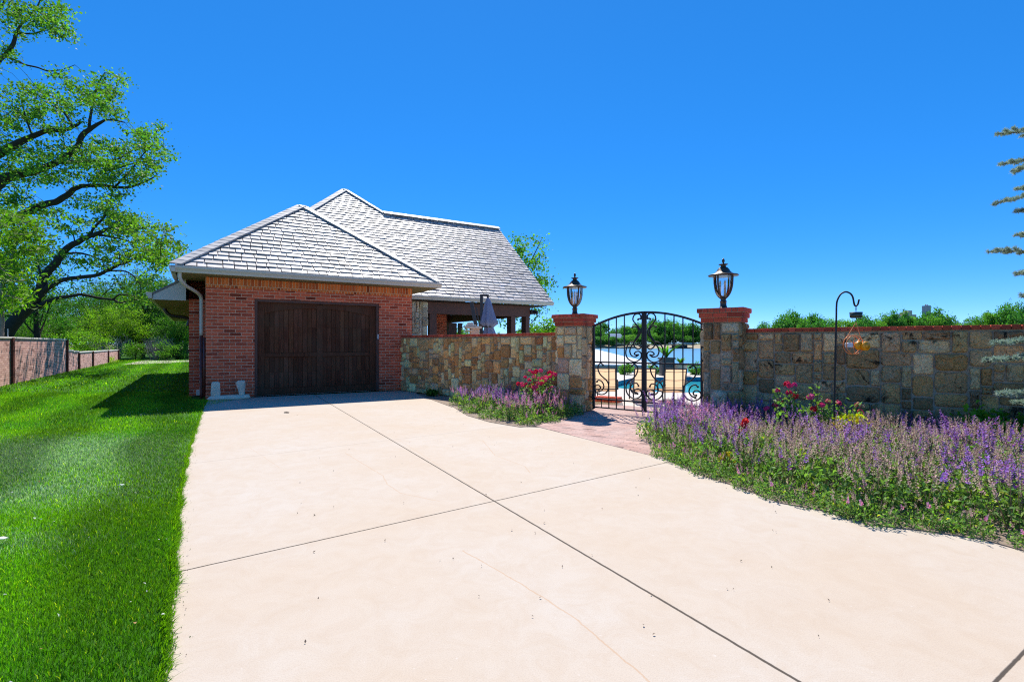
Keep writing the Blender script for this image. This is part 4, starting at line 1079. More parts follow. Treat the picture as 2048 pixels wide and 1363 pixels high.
# low retaining kerb with bricks beside the landing steps
LW = thing('low_wall', 'low stone wall with red brick top behind the left gate leaf', 'wall', (*at(1189, 800, 13.0)[:2], DZ), -.55)
q = MB(); q.box(0, .62, 0, .3, 0, .34); q.build('stone_base', M['slab'], LW)
q = MB(); capbricks(q, -.02, .64, -.02, .32, .345, .41, .1, 5); capbricks(q, 0, .62, .0, .3, .41, .47, .1, 6); q.build('brick_cap', M['capbrick'], LW, bevel=.004)

def lounger(label, px, Y, rz):
    T = thing('pool_lounger', label, 'lounger', (*at(px, 0, Y)[:2], DZ), rz, 'tan pool loungers')
    # local: backrest faces -y (towards the gate), seat runs +y
    q = MB()
    for x in (-.31, .31):
        q.tube([(x, .02, .30), (x, -.02, .42), (x, -.28, 1.06)], .022, 6); q.tube([(x, 0, .36), (x, 1.25, .34)], .02, 6)
    q.tube([(-.31, -.28, 1.06), (.31, -.28, 1.06)], .02, 6); q.tube([(-.31, 1.25, .34), (.31, 1.25, .34)], .02, 6); q.tube([(-.31, -.02, .42), (.31, -.02, .42)], .018, 6); q.tube([(-.31, .1, .12), (.31, .1, .12)], .016, 6)
    q.build('frame', M['planter'], T, True)
    for x, y0, y1 in ((-.31, .1, -.05), (.31, .1, -.05), (-.31, 1.15, 1.2), (.31, 1.15, 1.2)):
        q = MB(); q.tube([(x, y0, .36), (x, y1, 0)], .022, 6); q.build('leg', M['planter'], T)
    for x in (-.36, .36):
        q = MB(); q.tube(smoothline([(x, -.14, .70), (x, .15, .62), (x, .42, .58), (x, .5, .36)], 4), .022, 6); q.build('armrest', M['planter'], T, True)
    q = MB(); K = 8
    pts = [(-.28 + .265 * i / K, 1.06 - .63 * i / K) for i in range(K + 1)]
    for i in range(K):
        (ya, za), (yb, zb) = pts[i], pts[i + 1]; s = .018 * math.sin(math.pi * (i + .5) / K)
        q.add([(-.30, ya - .01 + s, za), (.30, ya - .01 + s, za), (.30, yb - .01 + s, zb), (-.30, yb - .01 + s, zb)], [(0, 1, 2, 3), (3, 2, 1, 0)] if False else [(0, 1, 2, 3)])
    q.build('backrest', M['sling'], T)
    q = MB(); q.box(-.30, .30, .03, 1.23, .335, .345); q.build('seat', M['sling'], T)
    q = MB()
    for z in (.97, .72, .48):
        y = -.28 + (1.06 - z) / .63 * .265; q.tube([(-.30, y - .02, z), (0, y - .012, z - .012), (.30, y - .02, z)], .008, 4)
    q.build('slat', M['planter'], T)
    return T
lounger('tan sling pool lounger nearest the pale gate pillar', 1211, 15.8, -.22)
lounger('tan sling pool lounger behind the meeting stiles of the gate', 1288, 15.6, -.12)
lounger('tan sling pool lounger behind the right gate leaf, in front of the planters', 1347, 15.4, -.05)

def spiky(label, px, Y, z0, h, rad, name='planter_palm', n=16, seed=1, w=.09, col=(1.6, 1.7, .5)):
    r = random.Random(seed); q = MB()
    for k in range(n):
        a = r.uniform(0, 6.28); L = h * r.uniform(.7, 1.1); o = rad * r.uniform(.4, 1.1); prev = None
        d = Vector((math.cos(a), math.sin(a), 0)); s = Vector((-math.sin(a), math.cos(a), 0)); g = r.uniform(.6, 1.3)
        for i in range(5):
            t = i / 4; p = d * (o * t ** 1.4) + Vector((0, 0, L * (t - .25 * t * t))); ww = w * (math.sin(math.pi * min(.97, .12 + .86 * t)))
            cur = [p - s * ww, p + s * ww]
            if prev: q.add([prev[0], prev[1], cur[1], cur[0]], [(0, 1, 2, 3)], tuple(c * g for c in col))
            prev = cur
    o = q.build(name, M['leaf']); o.location = (*at(px, 0, Y)[:2], z0); return tag(o, label, 'plant')
PT = thing('planter', 'tall dark square planter by the pool holding a broad leaved palm', 'planter', (*at(1333, 0, 29.2)[:2], DZ))
q = MB(); q.prism([(-.36, -.36, 0), (.36, -.36, 0), (.36, .36, 0), (-.36, .36, 0)], (0, 0, .08)); q.box(-.33, .33, -.33, .33, .08, .92); q.build('pot', M['planter'], PT, bevel=.02)
q = MB(); q.box(-.40, .40, -.40, .40, .92, 1.02); q.build('rim', M['planter'], PT, bevel=.02)
spiky('broad leaved palm growing from the tall dark planter', 1333, 29.2, DZ + .98, 0.95, .95, seed=3, w=.085, col=(1.0, 1.25, .4))
PT2 = thing('planter', 'faded terracotta pot by the pool right of the dark planter', 'planter', (*at(1361, 0, 28.9)[:2], DZ))
q = MB(); q.lathe([(.24, 0), (.28, .05), (.36, .55), (.37, .62), (.33, .63)], 16); q.build('pot', M['terracotta'], PT2, True)
q = MB(); q.lathe([(.39, .58), (.41, .60), (.41, .66), (.37, .67)], 16); q.build('rim', M['terracotta'], PT2, True)
spiky('small leafy plant in the faded terracotta pot', 1361, 28.9, DZ + .62, .55, .35, 'pot_plant', 18, 4, .07)
for px, Y, lb, sd, s in ((1255, 30.2, 'green pool edge shrub between the first two loungers', 251, .9), (1309, 30.5, 'green pool edge shrub left of the dark planter', 252, .8), (1392, 30, 'green pool edge shrub beside the right gate hinge', 253, 1.0), (1224, 19.5, 'dark leafy bush low behind the left gate leaf scroll', 254, .7)):
    t = proto('pool_shrub', lb, 'shrub', sd, .9, .75, .5, .45, 50, 45, .14, .10, (1.5, 1.6, 1.0), LV, M['bark'], .03)
    if sd == 254: place(t, 1197, 13.8, DZ, 0, .55)
    else: place(t, px, Y, DZ, 0, s * .7)
BS = thing('boat_shed', 'low boat shed with white sloping roof by the near lake edge', 'shed', (*at(1205, 0, 46)[:2], LAKE), -.25)
q = MB(); q.box(-3.4, 3.4, -2.2, 2.2, 0, .55); q.build('wall', M['paletan'], BS)
q = MB(); q.prism([(-4.2, -2.8, .52), (4.2, -2.8, .52), (-.6, .6, 1.75), (-4.2, .6, 1.75)], (0, 0, .08)); q.prism([(4.2, -2.8, .52), (4.2, 2.8, .52), (-.6, .6, 1.75)], (0, 0, .08)); q.build('roof', M['roofpale'], BS)
struct(sheet('near_bank', [(-6, 31.5, -.55), (14, 32, -.55), (16, 35.5, -1.3), (-10, 36.5, -1.3)], M['lawn'], .6))

# closed umbrella and birdhouse
UM = thing('patio_umbrella', 'closed blue grey cantilever umbrella behind the tan stone wall', 'umbrella', (*at(963, 0, 16.2)[:2], 0), 0)
q = MB(); q.box(-.045, .045, -.045, .045, 0, 2.84); q.box(-.045, .23, -.04, .04, 2.84, 2.90); q.build('mast', M['blackpipe'], UM)
q = MB(); q.obox((-.20, -.05, 2.05), (Vector((.19, 0, -.98)), Vector((.98, 0, .19)), (0, 1, 0)), (.62, .055, .04)); q.obox((-.07, -.05, 1.95), (Vector((.16, 0, -.98)), Vector((.98, 0, .16)), (0, 1, 0)), (.55, .018, .02)); q.build('arm', M['blackpipe'], UM)
q = MB(); r = random.Random(9); n = 28; vs = []; prof = [(.03, 2.80), (.09, 2.68), (.15, 2.4), (.21, 2.12), (.255, 1.98), (.16, 1.90), (.12, 1.86), (.17, 1.7), (.22, 1.5), (.24, 1.25), (.22, 1.05)]
for i, (rr2, z) in enumerate(prof):
    for k in range(n):
        a = 2 * math.pi * k / n; f = 1 + (.22 if k % 4 < 2 else -.22) * min(1, i / 3) + r.uniform(-.04, .04); vs.append((.20 + rr2 * f * math.cos(a) + (.05 * i / 10), rr2 * f * math.sin(a) * .8, z))
q.add(vs, [(i * n + k, i * n + (k + 1) % n, (i + 1) * n + (k + 1) % n, (i + 1) * n + k) for i in range(len(prof) - 1) for k in range(n)]); q.build('canopy', M['canopy'], UM, True)
q = MB(); q.lathe([(.03, 2.79), (.035, 2.84), (.01, 2.87)], 10, (.20, 0, 0)); q.tube([(.20 + .15 * math.cos(a * .5), .12 * math.sin(a * .5), 1.88) for a in range(13)], .018, 5, closed=True); q.build('tie_strap', M['blackpipe'], UM)
BH = thing('birdhouse', 'pale cedar birdhouse with stepped roof beside the closed umbrella', 'birdhouse', (*at(947, 0, 15.3)[:2], 0), .2)
q = MB(); q.box(-.05, .05, -.05, .05, 0, 1.58); q.build('post', M['blackwood'], BH)
q = MB(); q.box(-.10, .16, -.14, .14, 1.62, 1.80); q.build('house', M['terracotta'], BH, bevel=.005)
q = MB(); q.box(-.24, .22, -.2, .2, 1.80, 1.86); q.box(-.22, .06, -.17, .17, 1.861, 1.91); q.box(-.17, -.02, -.12, .12, 1.911, 1.97); q.box(-.24, -.02, -.18, .18, 1.72, 1.755); q.build('roof', M['paletan'], BH, bevel=.006)

# ------------------------------------------------------------------ shepherd hook and feeder
HY_ = 6.4
def hp(x, y, Y=HY_): return Vector(at(x, y, Y))
SH = thing('shepherd_hook', 'tall black shepherd hook standing in the flower bed', 'hook', (*at(1669, 0, HY_)[:2], 0))
off = Vector(SH.location)
hk = [hp(1667.5, 900), hp(1670, 737), hp(1672.5, 640), (hp(1673, 613)), hp(1674.5, 601), hp(1680, 590), hp(1686, 585), hp(1693, 583.5), hp(1701, 587), hp(1705.6, 594), hp(1707.6, 604), hp(1709.5, 610.5), hp(1713, 611), hp(1716, 607.5), hp(1718, 598.5)]
hk[0].z = 0
q = MB(); q.tube([p - off for p in smoothline(hk, 4)], .0105, 8); q.build('rod', M['iron'], SH, True)
AG = thing('ant_moat', 'small dark green cup hanging from the hook above the orange feeder', 'cup', tuple(hp(1712, 624)))
o0 = Vector(AG.location)
q = MB(); q.lathe([(.055, -.072), (.066, -.06), (.071, 0), (.066, .0), (.060, -.05), (.01, -.055)], 18); q.build('cup', M['greencup'], AG, True)
q = MB(); q.tube([(0.0, 0, -.05), (0, 0, .015)], .003, 5); q.tube([(.008 * math.sin(a / 6 * math.pi * 2), 0, .045 + .032 * math.cos(a / 6 * math.pi * 2)) for a in range(6)], .0028, 5, closed=True); q.tube([(0, 0, -.07), (0, 0, -.13)], .003, 5); q.build('wire_link', M['iron'], AG)
FD = thing('oriole_feeder', 'orange wire wheel bird feeder with round orange cups hanging from the hook', 'feeder', tuple(hp(1712, 645)))
o0 = Vector(FD.location)
def fp(x, y, dy=0): p = hp(x, y) - o0; return Vector((p.x, p.y + dy, p.z))
q = MB(); q.tube([fp(1712, 644), fp(1692.5, 676)], .004, 5); q.tube([fp(1712, 644), fp(1722.5, 678)], .004, 5); q.build('cord', M['orangewire'], FD)
q = MB(); c = fp(1706.5, 689)
for dy in (-.03, .03):
    q.tube([c + Vector((.106 * math.cos(a * math.pi / 16), dy, .117 * math.sin(a * math.pi / 16))) for a in range(32)], .0048, 6, closed=True)
for a in (0, 90, 45, 135, 180, 270, 225):
    w_ = math.radians(a); q.tube([c, c + Vector((.106 * math.cos(w_), -.03, .117 * math.sin(w_)))], .0035, 5)
q.build('wheel_frame', M['orangewire'], FD, True)
def disc(cc, rr3, d, L):
    d = Vector(d).normalized(); q = MB(); q.tube([cc, cc + d * L * .25, cc + d * L * .8, cc + d * L], [rr3 * .82, rr3, rr3, rr3 * .97], 18, cap=True); q.tube([cc + d * L, cc + d * (L + .002)], [rr3 * .6, rr3 * .25], 18); return q
disc(fp(1714, 690.5, .0), .056, (.25, -1, 0), .05).build('cup', M['orange'], FD, True)
disc(fp(1723, 691.5, -.03), .058, (.35, -1, 0), .05).build('cup', M['orange'], FD, True)
q = MB(); cj = fp(1698, 690); q.box(cj.x - .038, cj.x + .038, cj.y - .03, cj.y + .03, cj.z - .03, cj.z + .03); q.build('jelly_jar', M['jar'], FD, bevel=.012)

# ------------------------------------------------------------------ flowers
GREEN = np.array([1, 1, 1])
def salvia(seed, h, rad, nsp, purple, spent):
    """returns two meshes: foliage, flower spikes"""
    r = np.random.default_rng(seed); n = 460
    a = r.uniform(0, 6.28, n); q = np.sqrt(r.uniform(0, 1, n)) * rad * 1.05; z = r.uniform(.01, 1, n) ** 1.1 * h * .72 * (1.1 - .45 * q / rad)
    P = np.stack([np.cos(a) * q, np.sin(a) * q, z], 1)
    C = leafcols(n, r, (1.0, 1.05, .95), .4, .12); k = r.random(n) < .06; C[k] = C[k] * np.array([2.6, 1.7, .8])
    v, f, c = leaves(P, .052, C, .38, seed, .9)
    V, Fc, CC = [], [], []; o = 0
    for i in range(nsp):
        a = r.uniform(0, 6.28); q = math.sqrt(r.uniform(0, 1)) * rad * .8; b = np.array([math.cos(a) * q * .6, math.sin(a) * q * .6, 0.0]); H = h * r.uniform(.72, 1.08)
        lean = np.array([math.cos(a), math.sin(a), 0]) * (q / rad) ** 1.2 * (.26 * h * 1.4 + q * .4) + r.normal(0, .02, 3); tip = np.array([b[0], b[1], H]) + lean
        s = np.array([-math.sin(a), math.cos(a), 0]) * .0028
        g = r.uniform(.5, 1.1); stem = np.array((.22, .17, .10)) * g if spent > .5 else np.array((.16, .12, .10)) * g
        V += [b - s, b + s, tip + s * .5, tip - s * .5]; Fc.append([o, o + 1, o + 2, o + 3]); CC += [stem] * 4; o += 4
        L = r.uniform(.24, .42) * h; nw = int(10 + 7 * r.random()); fresh = r.random() > spent
        hue = r.uniform(.75, 1.25); ax = (tip - b); ax /= np.linalg.norm(ax)
        for w_ in range(nw):
            t = w_ / nw; p = tip - ax * L * (1 - t); sz = (.0165 if fresh else .0115) * (1.1 - .6 * t)
            for k in range(3):
                d = r.normal(size=3); d -= ax * d.dot(ax); d /= np.linalg.norm(d); d = d * .9 + ax * .45; s2 = np.cross(d, ax); s2 /= np.linalg.norm(s2)
                pc_ = p + r.normal(0, .003, 3)
                if fresh: col = np.array(purple) * hue * r.uniform(.7, 1.35) * (np.array([1.0, 1, 1]) if r.random() < .75 else np.array([1.5, .9, .75]))
                else: col = (np.array((.56, .34, .33)) if r.random() < .6 else np.array((.50, .45, .28))) * r.uniform(.7, 1.2)
                if not fresh and t > .8 and r.random() < .35: col = np.array(purple) * 1.1
                V += [pc_, pc_ + d * sz * .9 + s2 * sz * .5, pc_ + d * sz * 1.7, pc_ + d * sz * .9 - s2 * sz * .5]; Fc.append([o, o + 1, o + 2, o + 3]); CC += [col] * 4; o += 4
    fm_ = npmesh('foliage', v, f, M['salvialeaf'], c); sm_ = npmesh('flower_spikes', np.array(V), np.array(Fc), M['petal'], np.array(CC, dtype=np.float32))
    return fm_, sm_
VIO, MAG = (.29, .135, .50), (.52, .24, .44)
SV = {'fresh': [salvia(300 + k, .48, .27, 30, VIO, .15) for k in range(3)], 'pink': [salvia(310 + k, .47, .27, 26, MAG, .4) for k in range(2)], 'spent': [salvia(320 + k, .46, .29, 27, VIO, .90) for k in range(6)], 'low': [salvia(330 + k, .32, .27, 8, MAG, .7) for k in range(2)]}
GRP = {'left': 'salvia plants in the small bed by the pale pillar', 'right': 'salvia plants in the large bed before the dark wall'}
LAB = {('fresh', 'left'): 'salvia with fresh violet spikes in the small bed by the pale pillar', ('pink', 'left'): 'salvia with pinkish mauve spikes in the small bed by the pale pillar', ('low', 'left'): 'low leafy salvia along the front of the small bed',
       ('fresh', 'right'): 'salvia with fresh violet spikes at the back left of the large bed', ('pink', 'right'): 'salvia with pinkish mauve spikes at the path corner of the large bed', ('spent', 'right'): 'salvia with mostly faded brownish spikes in the middle of the large bed', ('low', 'right'): 'low leafy salvia along the driveway edge of the large bed', ('spent', 'left'): 'salvia with mostly faded spikes in the small bed'}
SG = {}
rs = random.Random(5)
def plant(kind, bed, x, y, s, rz):
    T = thing('salvia', LAB[(kind, bed)], 'flower', (x, y, .005), rz, LAB[(kind, bed)].replace('salvia with', 'salvias with').replace('low leafy salvia', 'low leafy salvias'))
    fm_, sm_ = SV[kind][rs.randrange(len(SV[kind]))]
    link('foliage', fm_, T); link('flower_spikes', sm_, T); T.scale = (s, s, s * rs.uniform(.9, 1.1))
def inside(p, poly):
    x, y = p; c = False; n = len(poly)
    for i in range(n):
        (x1, y1), (x2, y2) = poly[i], poly[(i + 1) % n]
        if (y1 > y) != (y2 > y) and x < (x2 - x1) * (y - y1) / (y2 - y1) + x1: c = not c
    return c
# left bed by pixel-measured ground spots
for x, y, k, s in ((918, 812, 'pink', .8), (940, 820, 'fresh', .9), (962, 826, 'pink', .85), (985, 818, 'fresh', 1.0), (1003, 832, 'fresh', .95), (1018, 842, 'pink', .95), (1012, 815, 'fresh', 1.0), (1045, 842, 'pink', 1.0), (1062, 836, 'pink', .95), (1040, 826, 'fresh', .95), (1085, 840, 'pink', .95), (1105, 832, 'pink', 1.0), (1120, 838, 'pink', .85), (1078, 824, 'fresh', .9), (1137, 832, 'low', 1.0), (980, 838, 'low', .8), (945, 828, 'low', .7), (1055, 850, 'low', .8), (1098, 846, 'low', .7)):
    p = gp(x, y - 3); plant(k, 'left', p[0], p[1], s, rs.uniform(0, 6.28))
bedpoly = [(1.72, 6.25)] + bed_w[6:] + [(5.0, 2.25), (6.9, 1.1), (8.4, 4.9), (5.6, 6.9), (4.1, 7.95), (3.5, 8.35), (2.95, 8.55), (2.35, 8.25), (1.98, 7.3)]
st = .40; pts = []
yy = 1.0
while yy < 9:
    xx = 1.0 + (st / 2 if int(round(yy / (st * .87))) % 2 else 0)
    while xx < 8.6:
        p = (xx + rs.uniform(-.09, .09), yy + rs.uniform(-.09, .09))
        if inside(p, bedpoly): pts.append(p)
        xx += st
    yy += st * .87
def dist_edge(p):
    e = [(1.72, 6.25)] + bed_w[6:] + [(5.0, 2.25), (6.9, 1.1)]; m = 9
    for a, b in zip(e[:-1], e[1:]):
        ax, ay = b[0] - a[0], b[1] - a[1]; t = max(0, min(1, ((p[0] - a[0]) * ax + (p[1] - a[1]) * ay) / (ax * ax + ay * ay))); m = min(m, math.hypot(p[0] - a[0] - t * ax, p[1] - a[1] - t * ay))
    return m
for p in pts:
    d = dist_edge(p); left = 1024 + F * p[0] / p[1]
    if left > 2700: continue
    if d < .12: continue
    if d < .26: k, s = 'low', rs.uniform(.55, .8)
    elif d < .46: k, s = ('low' if rs.random() < .12 else 'spent'), rs.uniform(.75, .95)
    elif p[1] > 6.7 and left < 1600: k, s = ('fresh' if rs.random() < .75 else 'pink'), rs.uniform(.9, 1.05)
    elif left < 1400: k, s = ('pink' if rs.random() < .7 else 'fresh'), rs.uniform(.85, 1.0)
    else: k, s = ('fresh' if rs.random() < .10 else 'spent'), rs.uniform(.85, 1.1)
    plant(k, 'right', p[0], p[1], s, rs.uniform(0, 6.28))

acc = .1
ee = [(1.72, 6.25)] + bed_w[6:] + [(5.0, 2.25), (6.9, 1.1)]
for a_, b_ in zip(ee[:-1], ee[1:]):
    dx_, dy_ = b_[0] - a_[0], b_[1] - a_[1]; L_ = math.hypot(dx_, dy_)
    while acc < L_:
        t_ = acc / L_; nx_, ny_ = -dy_ / L_, dx_ / L_
        if nx_ < 0: nx_, ny_ = -nx_, -ny_
        plant('low', 'right', a_[0] + dx_ * t_ + nx_ * .10, a_[1] + dy_ * t_ + ny_ * .10, rs.uniform(.45, .7), rs.uniform(0, 6.28)); acc += rs.uniform(.24, .34)
    acc -= L_
def rosebush(label, loc, h, rad, nb, seed, cols, nl=420, leafc=(1.1, 1.15, 1.0)):
    r = np.random.default_rng(seed); T = thing('rose_bush', label, 'rose', loc)
    q = MB(); tips = []
    for k in range(max(5, nb // 2)):
        a = r.uniform(0, 6.28); d = rad * math.sqrt(r.uniform(.02, 1)); e = (math.cos(a) * d, math.sin(a) * d, h * r.uniform(.6, 1)); tips.append(e)
        q.tube([(e[0] * .15, e[1] * .15, 0), (e[0] * .6, e[1] * .6, e[2] * .55), e], [.007, .005, .003], 5)
    q.build('stems', M['bark'], T)
    n = nl; i = r.integers(len(tips), size=n); tp = np.array(tips)[i]; t = r.uniform(.35, 1.0, n)[:, None]; P = tp * np.concatenate([t ** .8, t ** .8, t], 1) + r.normal(0, .045, (n, 3))
    v, f, c = leaves(P, .055, leafcols(n, r, leafc, .4, .15), .6, seed, 1.0); link('foliage', npmesh('foliage', v, f, M['salvialeaf'], c), T)
    for k in range(nb):
        e = tips[k % len(tips)]; c = np.array(e) + r.normal(0, .06, 3) * (0 if k < len(tips) else 1.6); c[2] = max(c[2], h * .3)
        V, Fc, CC = [], [], []; o = 0; R_ = r.uniform(.044, .062); col = np.array(cols[k % len(cols)])
        for w_ in range(14):
            th = r.uniform(0, 6.28); el = r.uniform(.0, 1.25); d = np.array([math.cos(th) * math.cos(el), math.sin(th) * math.cos(el), math.sin(el)]); s = np.cross(d, [0, 0, 1.0]); s /= np.linalg.norm(s) + 1e-6; u = np.cross(s, d); g = r.uniform(.7, 1.2); p = c + d * R_ * .55
            V += [p - u * R_ * .5, p + s * R_ * .55 + d * R_ * .1, p + u * R_ * .55 + d * R_ * .25, p - s * R_ * .55 + d * R_ * .1]; Fc.append([o, o + 1, o + 2, o + 3]); CC += [col * g] * 4; o += 4
        link('bloom', npmesh('bloom', np.array(V), np.array(Fc), M['petal'], np.array(CC, dtype=np.float32)), T)
    return T
PK = [(.90, .05, .17), (.85, .03, .12), (.92, .12, .26), (.78, .02, .07)]
rosebush('rose bush crowded with pink red blooms in the small bed against the tan wall', gp(1074, 826), .82, .36, 46, 401, PK, 640)
rosebush('rose bush with several crimson pink blooms in front of the dark wall', (3.74, 6.85, 0), .80, .30, 13, 402, [(.80, .05, .2), (.72, .03, .1), (.62, .02, .04)], 420)
rosebush('rose bush with few pink blooms directly behind the shepherd hook', (4.22, 6.62, 0), .78, .24, 6, 403, [(.75, .05, .18), (.7, .2, .2)], 320)
rosebush('sprawling rose shoot with a single pink bloom left of the hook', (4.05, 6.86, 0), .86, .14, 2, 404, [(.85, .16, .34)], 120)
rosebush('low rose plant with bright scarlet blooms near the path corner of the bed', (2.72, 6.15, 0), .44, .10, 4, 405, [(.75, .012, .02), (.80, .03, .02)], 60)
t = proto('golden_shrub', 'small golden yellow leaved shrub at the foot of the shepherd hook', 'shrub', 411, .5, .24, .22, .26, 60, 30, .05, .05, (8.0, 2.2, .4), LV, M['bark'], .01); t.location = (4.13, 6.22, 0.1); t.scale = (.8,) * 3
t = proto('golden_shrub', 'tiny yellow leaved sprig low at the front of the large bed', 'shrub', 412, .2, .10, .10, .12, 12, 24, .03, .04, (8.0, 2.2, .4), LV, M['bark'], .005); t.location = (2.28, 5.45, 0.05); t.scale = (.7,) * 3
t = proto('leafy_shrub', 'broad leaved bright green shrub against the dark wall near the cedar', 'shrub', 413, .5, .5, .22, .30, 50, 36, .09, .085, (1.5, 1.6, .8), LV, M['bark'], .02); t.location = (6.2, 6.35, 0)
t = proto('wall_weed', 'small dark green weed at the base of the tan stone wall', 'plant', 414, .3, .22, .14, .14, 30, 36, .06, .07, (.8, 1.0, .7), LV, M['bark'], .01); place(t, 866, 13.2, 0, 0, .62)

# cedar at right
CE = thing('blue_cedar', 'silvery blue cedar with drooping branches entering from the right edge', 'tree', (9.0, 5.4, 0))
co_ = Vector(CE.location)
q = MB(); q.tube([(0, 0, -.1), (.05, 0, 2), (0, .05, 4.5), (0, 0, 7)], [.17, .14, .09, .02], 10); q.build('trunk', M['bark'], CE, True)
r = np.random.default_rng(77)
br = [((1996, 268), 6.3), ((2001, 329), 6.1), ((2022, 343), 6.4), ((1993, 404), 6.2), ((2032, 378), 6.5), ((1976, 503), 6.1), ((2030, 470), 6.3), ((2030, 546), 6.2), ((1968, 722), 5.9), ((1986, 686), 6.1), ((1996, 788), 5.8), ((2028, 805), 5.9), ((2036, 420), 6.0), ((2040, 590), 6.3)]
for (pxp, Yb) in br:
    tip = Vector(at(pxp[0], pxp[1], Yb)) - co_; root = Vector((0, 0, tip.z - .15 * (1 if pxp[1] < 650 else -1) + (-.25 if 310 < pxp[1] < 520 else .05)))
    if pxp[1] < 650: root.z = tip.z + (.35 if pxp[1] in (329, 343, 404) else -.2)
    mid = root.lerp(tip, .55) + Vector((0, 0, .06))
    cl = smoothline([tuple(root), tuple(mid), tuple(tip)], 14)
    b = MB(); b.tube(cl, [.02 * (1 - i / len(cl)) + .003 for i in range(len(cl))], 5)
    V, Fc, CC = [], [], []; o = 0
    for i, p in enumerate(cl):
        if i < 6: continue
        fr_ = i / len(cl); subs = [(p, .0)]
        dv = (cl[min(i + 1, len(cl) - 1)] - cl[i - 1]).normalized(); sd = dv.cross(Vector((0, 0, 1))).normalized()
        if i < len(cl) - 2:
            for sg in (-1, 1):
                L = r.uniform(.6, 1.1) * (.30 * (1.15 - fr_) + .05); e = p + (dv * .8 + sd * sg * .7) * L + Vector((0, 0, r.uniform(-.02, .03))); b.tube([p, e], [.005, .003], 4, cap=False)
                for t in (.3, .5, .7, .85, 1.0): subs.append((p.lerp(e, t), 0))
        for (c, _) in list(subs):
            for _t in range(6):
                cc = np.array(c) + r.normal(0, .008, 3); g = r.uniform(.65, 1.3)
                for k in range(10):
                    d = r.normal(size=3); d[2] += .5; d /= np.linalg.norm(d); s = np.cross(d, r.normal(size=3)); s /= np.linalg.norm(s); Ln = r.uniform(.018, .034)
                    V += [cc - s * .0022, cc + s * .0022, cc + d * Ln + s * .0012, cc + d * Ln - s * .0012]; Fc.append([o, o + 1, o + 2, o + 3]); CC += [(g, g, g * .95)] * 4; o += 4
    bo = b.build('branch', M['bark'], CE, True)
    link('needles', npmesh('needles', np.array(V), np.array(Fc), M['needle'], np.array(CC, dtype=np.float32)), bo)

# ------------------------------------------------------------------ grass
ed = np.array(edge); eo = np.argsort(ed[:, 1])
def lawn_ok(X, Y):
    ex = np.interp(Y, ed[eo, 1], ed[eo, 0]); gx = GO[0] - GU[0] * .38 - GU[1] * np.maximum(0, (Y - GO[1]) / GU[0])
    lim = np.where(Y < 12.5, ex - .03, gx - .03)
    s = (X - F0[0]) * FN[0] + (Y - F0[1]) * FN[1]; nx = (X - F0[0]) * GU[0] + (Y - F0[1]) * GU[1]
    ok = (X < lim) & (nx > .02) & (X > -1.25 * Y - 1.0)
    far_ = s > S[236] + .3
    return np.where(far_, (X < lim) & (Y < 60), ok)
def sheen_patches(X, Y):  # weight of the areas where mown-grass glare is painted into blade colour
    p = np.zeros_like(X)
    for (px, py, rx, ry, a) in ((110, 925, 1.6, .9, .9), (60, 985, 1.0, .5, .8), (190, 880, 1.6, .6, .6), (10, 905, 1.2, .8, .6), (20, 1080, .5, .25, .5), (330, 830, 1.2, .35, .3)):
        c = gp(px, py); p += a * np.exp(-((X - c[0]) / rx) ** 2 - ((Y - c[1]) / ry) ** 2)
    return np.clip(p, 0, 1)
GV, GF, GC = [], [], []; off_ = 0
def blades(n, y0, y1, x0, L, W, seg):
    global off_
    r = RNG; Y = r.uniform(y0, y1, n); X = r.uniform(x0, -1.0, n); k = lawn_ok(X, Y); X, Y = X[k], Y[k]; n = len(X)
    a = r.uniform(0, 6.28, n); l = L * r.uniform(.6, 1.35, n); wv = W * r.uniform(.7, 1.3, n)
    ln = np.abs(r.normal(.35, .25, n)); b = r.uniform(0, 6.28, n)
    st_ = np.clip(np.sin((X * GU[0] + Y * GU[1] + .12 * np.sin(Y * 2.1)) * math.pi / .75) * 1.6, -1, 1) * .5 + .5
    pt_ = sheen_patches(X, Y)
    base = np.stack([X, Y, np.full(n, -.02)], 1); s = np.stack([np.cos(a), np.sin(a), np.zeros(n)], 1) * wv[:, None] / 2
    lean = np.stack([np.cos(b), np.sin(b), np.zeros(n)], 1) * (l * ln)[:, None]; up = np.stack([np.zeros(n), np.zeros(n), l], 1)
    g = r.uniform(.45, 1.6, n) * (.70 + .55 * st_); nz = .5 + .5 * np.sin(X * 1.7 + 2 * np.sin(Y * 1.1)) * np.sin(Y * 1.3 + X * .4)
    col = np.stack([g * (.75 + .55 * nz), g * (.9 + .2 * nz), g * (1.1 - .5 * nz)], 1)
    dry = r.random(n) < .03; col[dry] = np.array([4.5, 2.2, 3.0]) * g[dry][:, None]
    pk_ = r.random(n) < pt_ * .8; col[pk_] = np.array([2.1, 1.15, 27.0]) * g[pk_][:, None]  # pale blue-white blades, sheen put into their colour
    if seg == 2:
        v = np.stack([base - s, base + s, base + up * .55 + lean * .3 - s * .75, base + up * .55 + lean * .3 + s * .75, base + up * .95 + lean - s * .12, base + up * .95 + lean + s * .12], 1)
        f = np.array([[0, 1, 3, 2], [2, 3, 5, 4]]); m = 6
    else:
        v = np.stack([base - s, base + s, base + up + lean + s * .15, base + up + lean - s * .15], 1); f = np.array([[0, 1, 2, 3]]); m = 4
    GV.append(v.reshape(-1, 3)); GF.append((f[None] + (np.arange(n) * m)[:, None, None]).reshape(-1, 4) + off_); GC.append(np.repeat(col, m, axis=0)); off_ += n * m
blades(210000, 1.6, 4.4, -5.5, .027, .0038, 2)
blades(200000, 4.4, 8.2, -10, .029, .0056, 2)
blades(150000, 8.2, 14.5, -17.5, .038, .010, 1)
blades(130000, 14.5, 44, -34, .05, .030, 1)
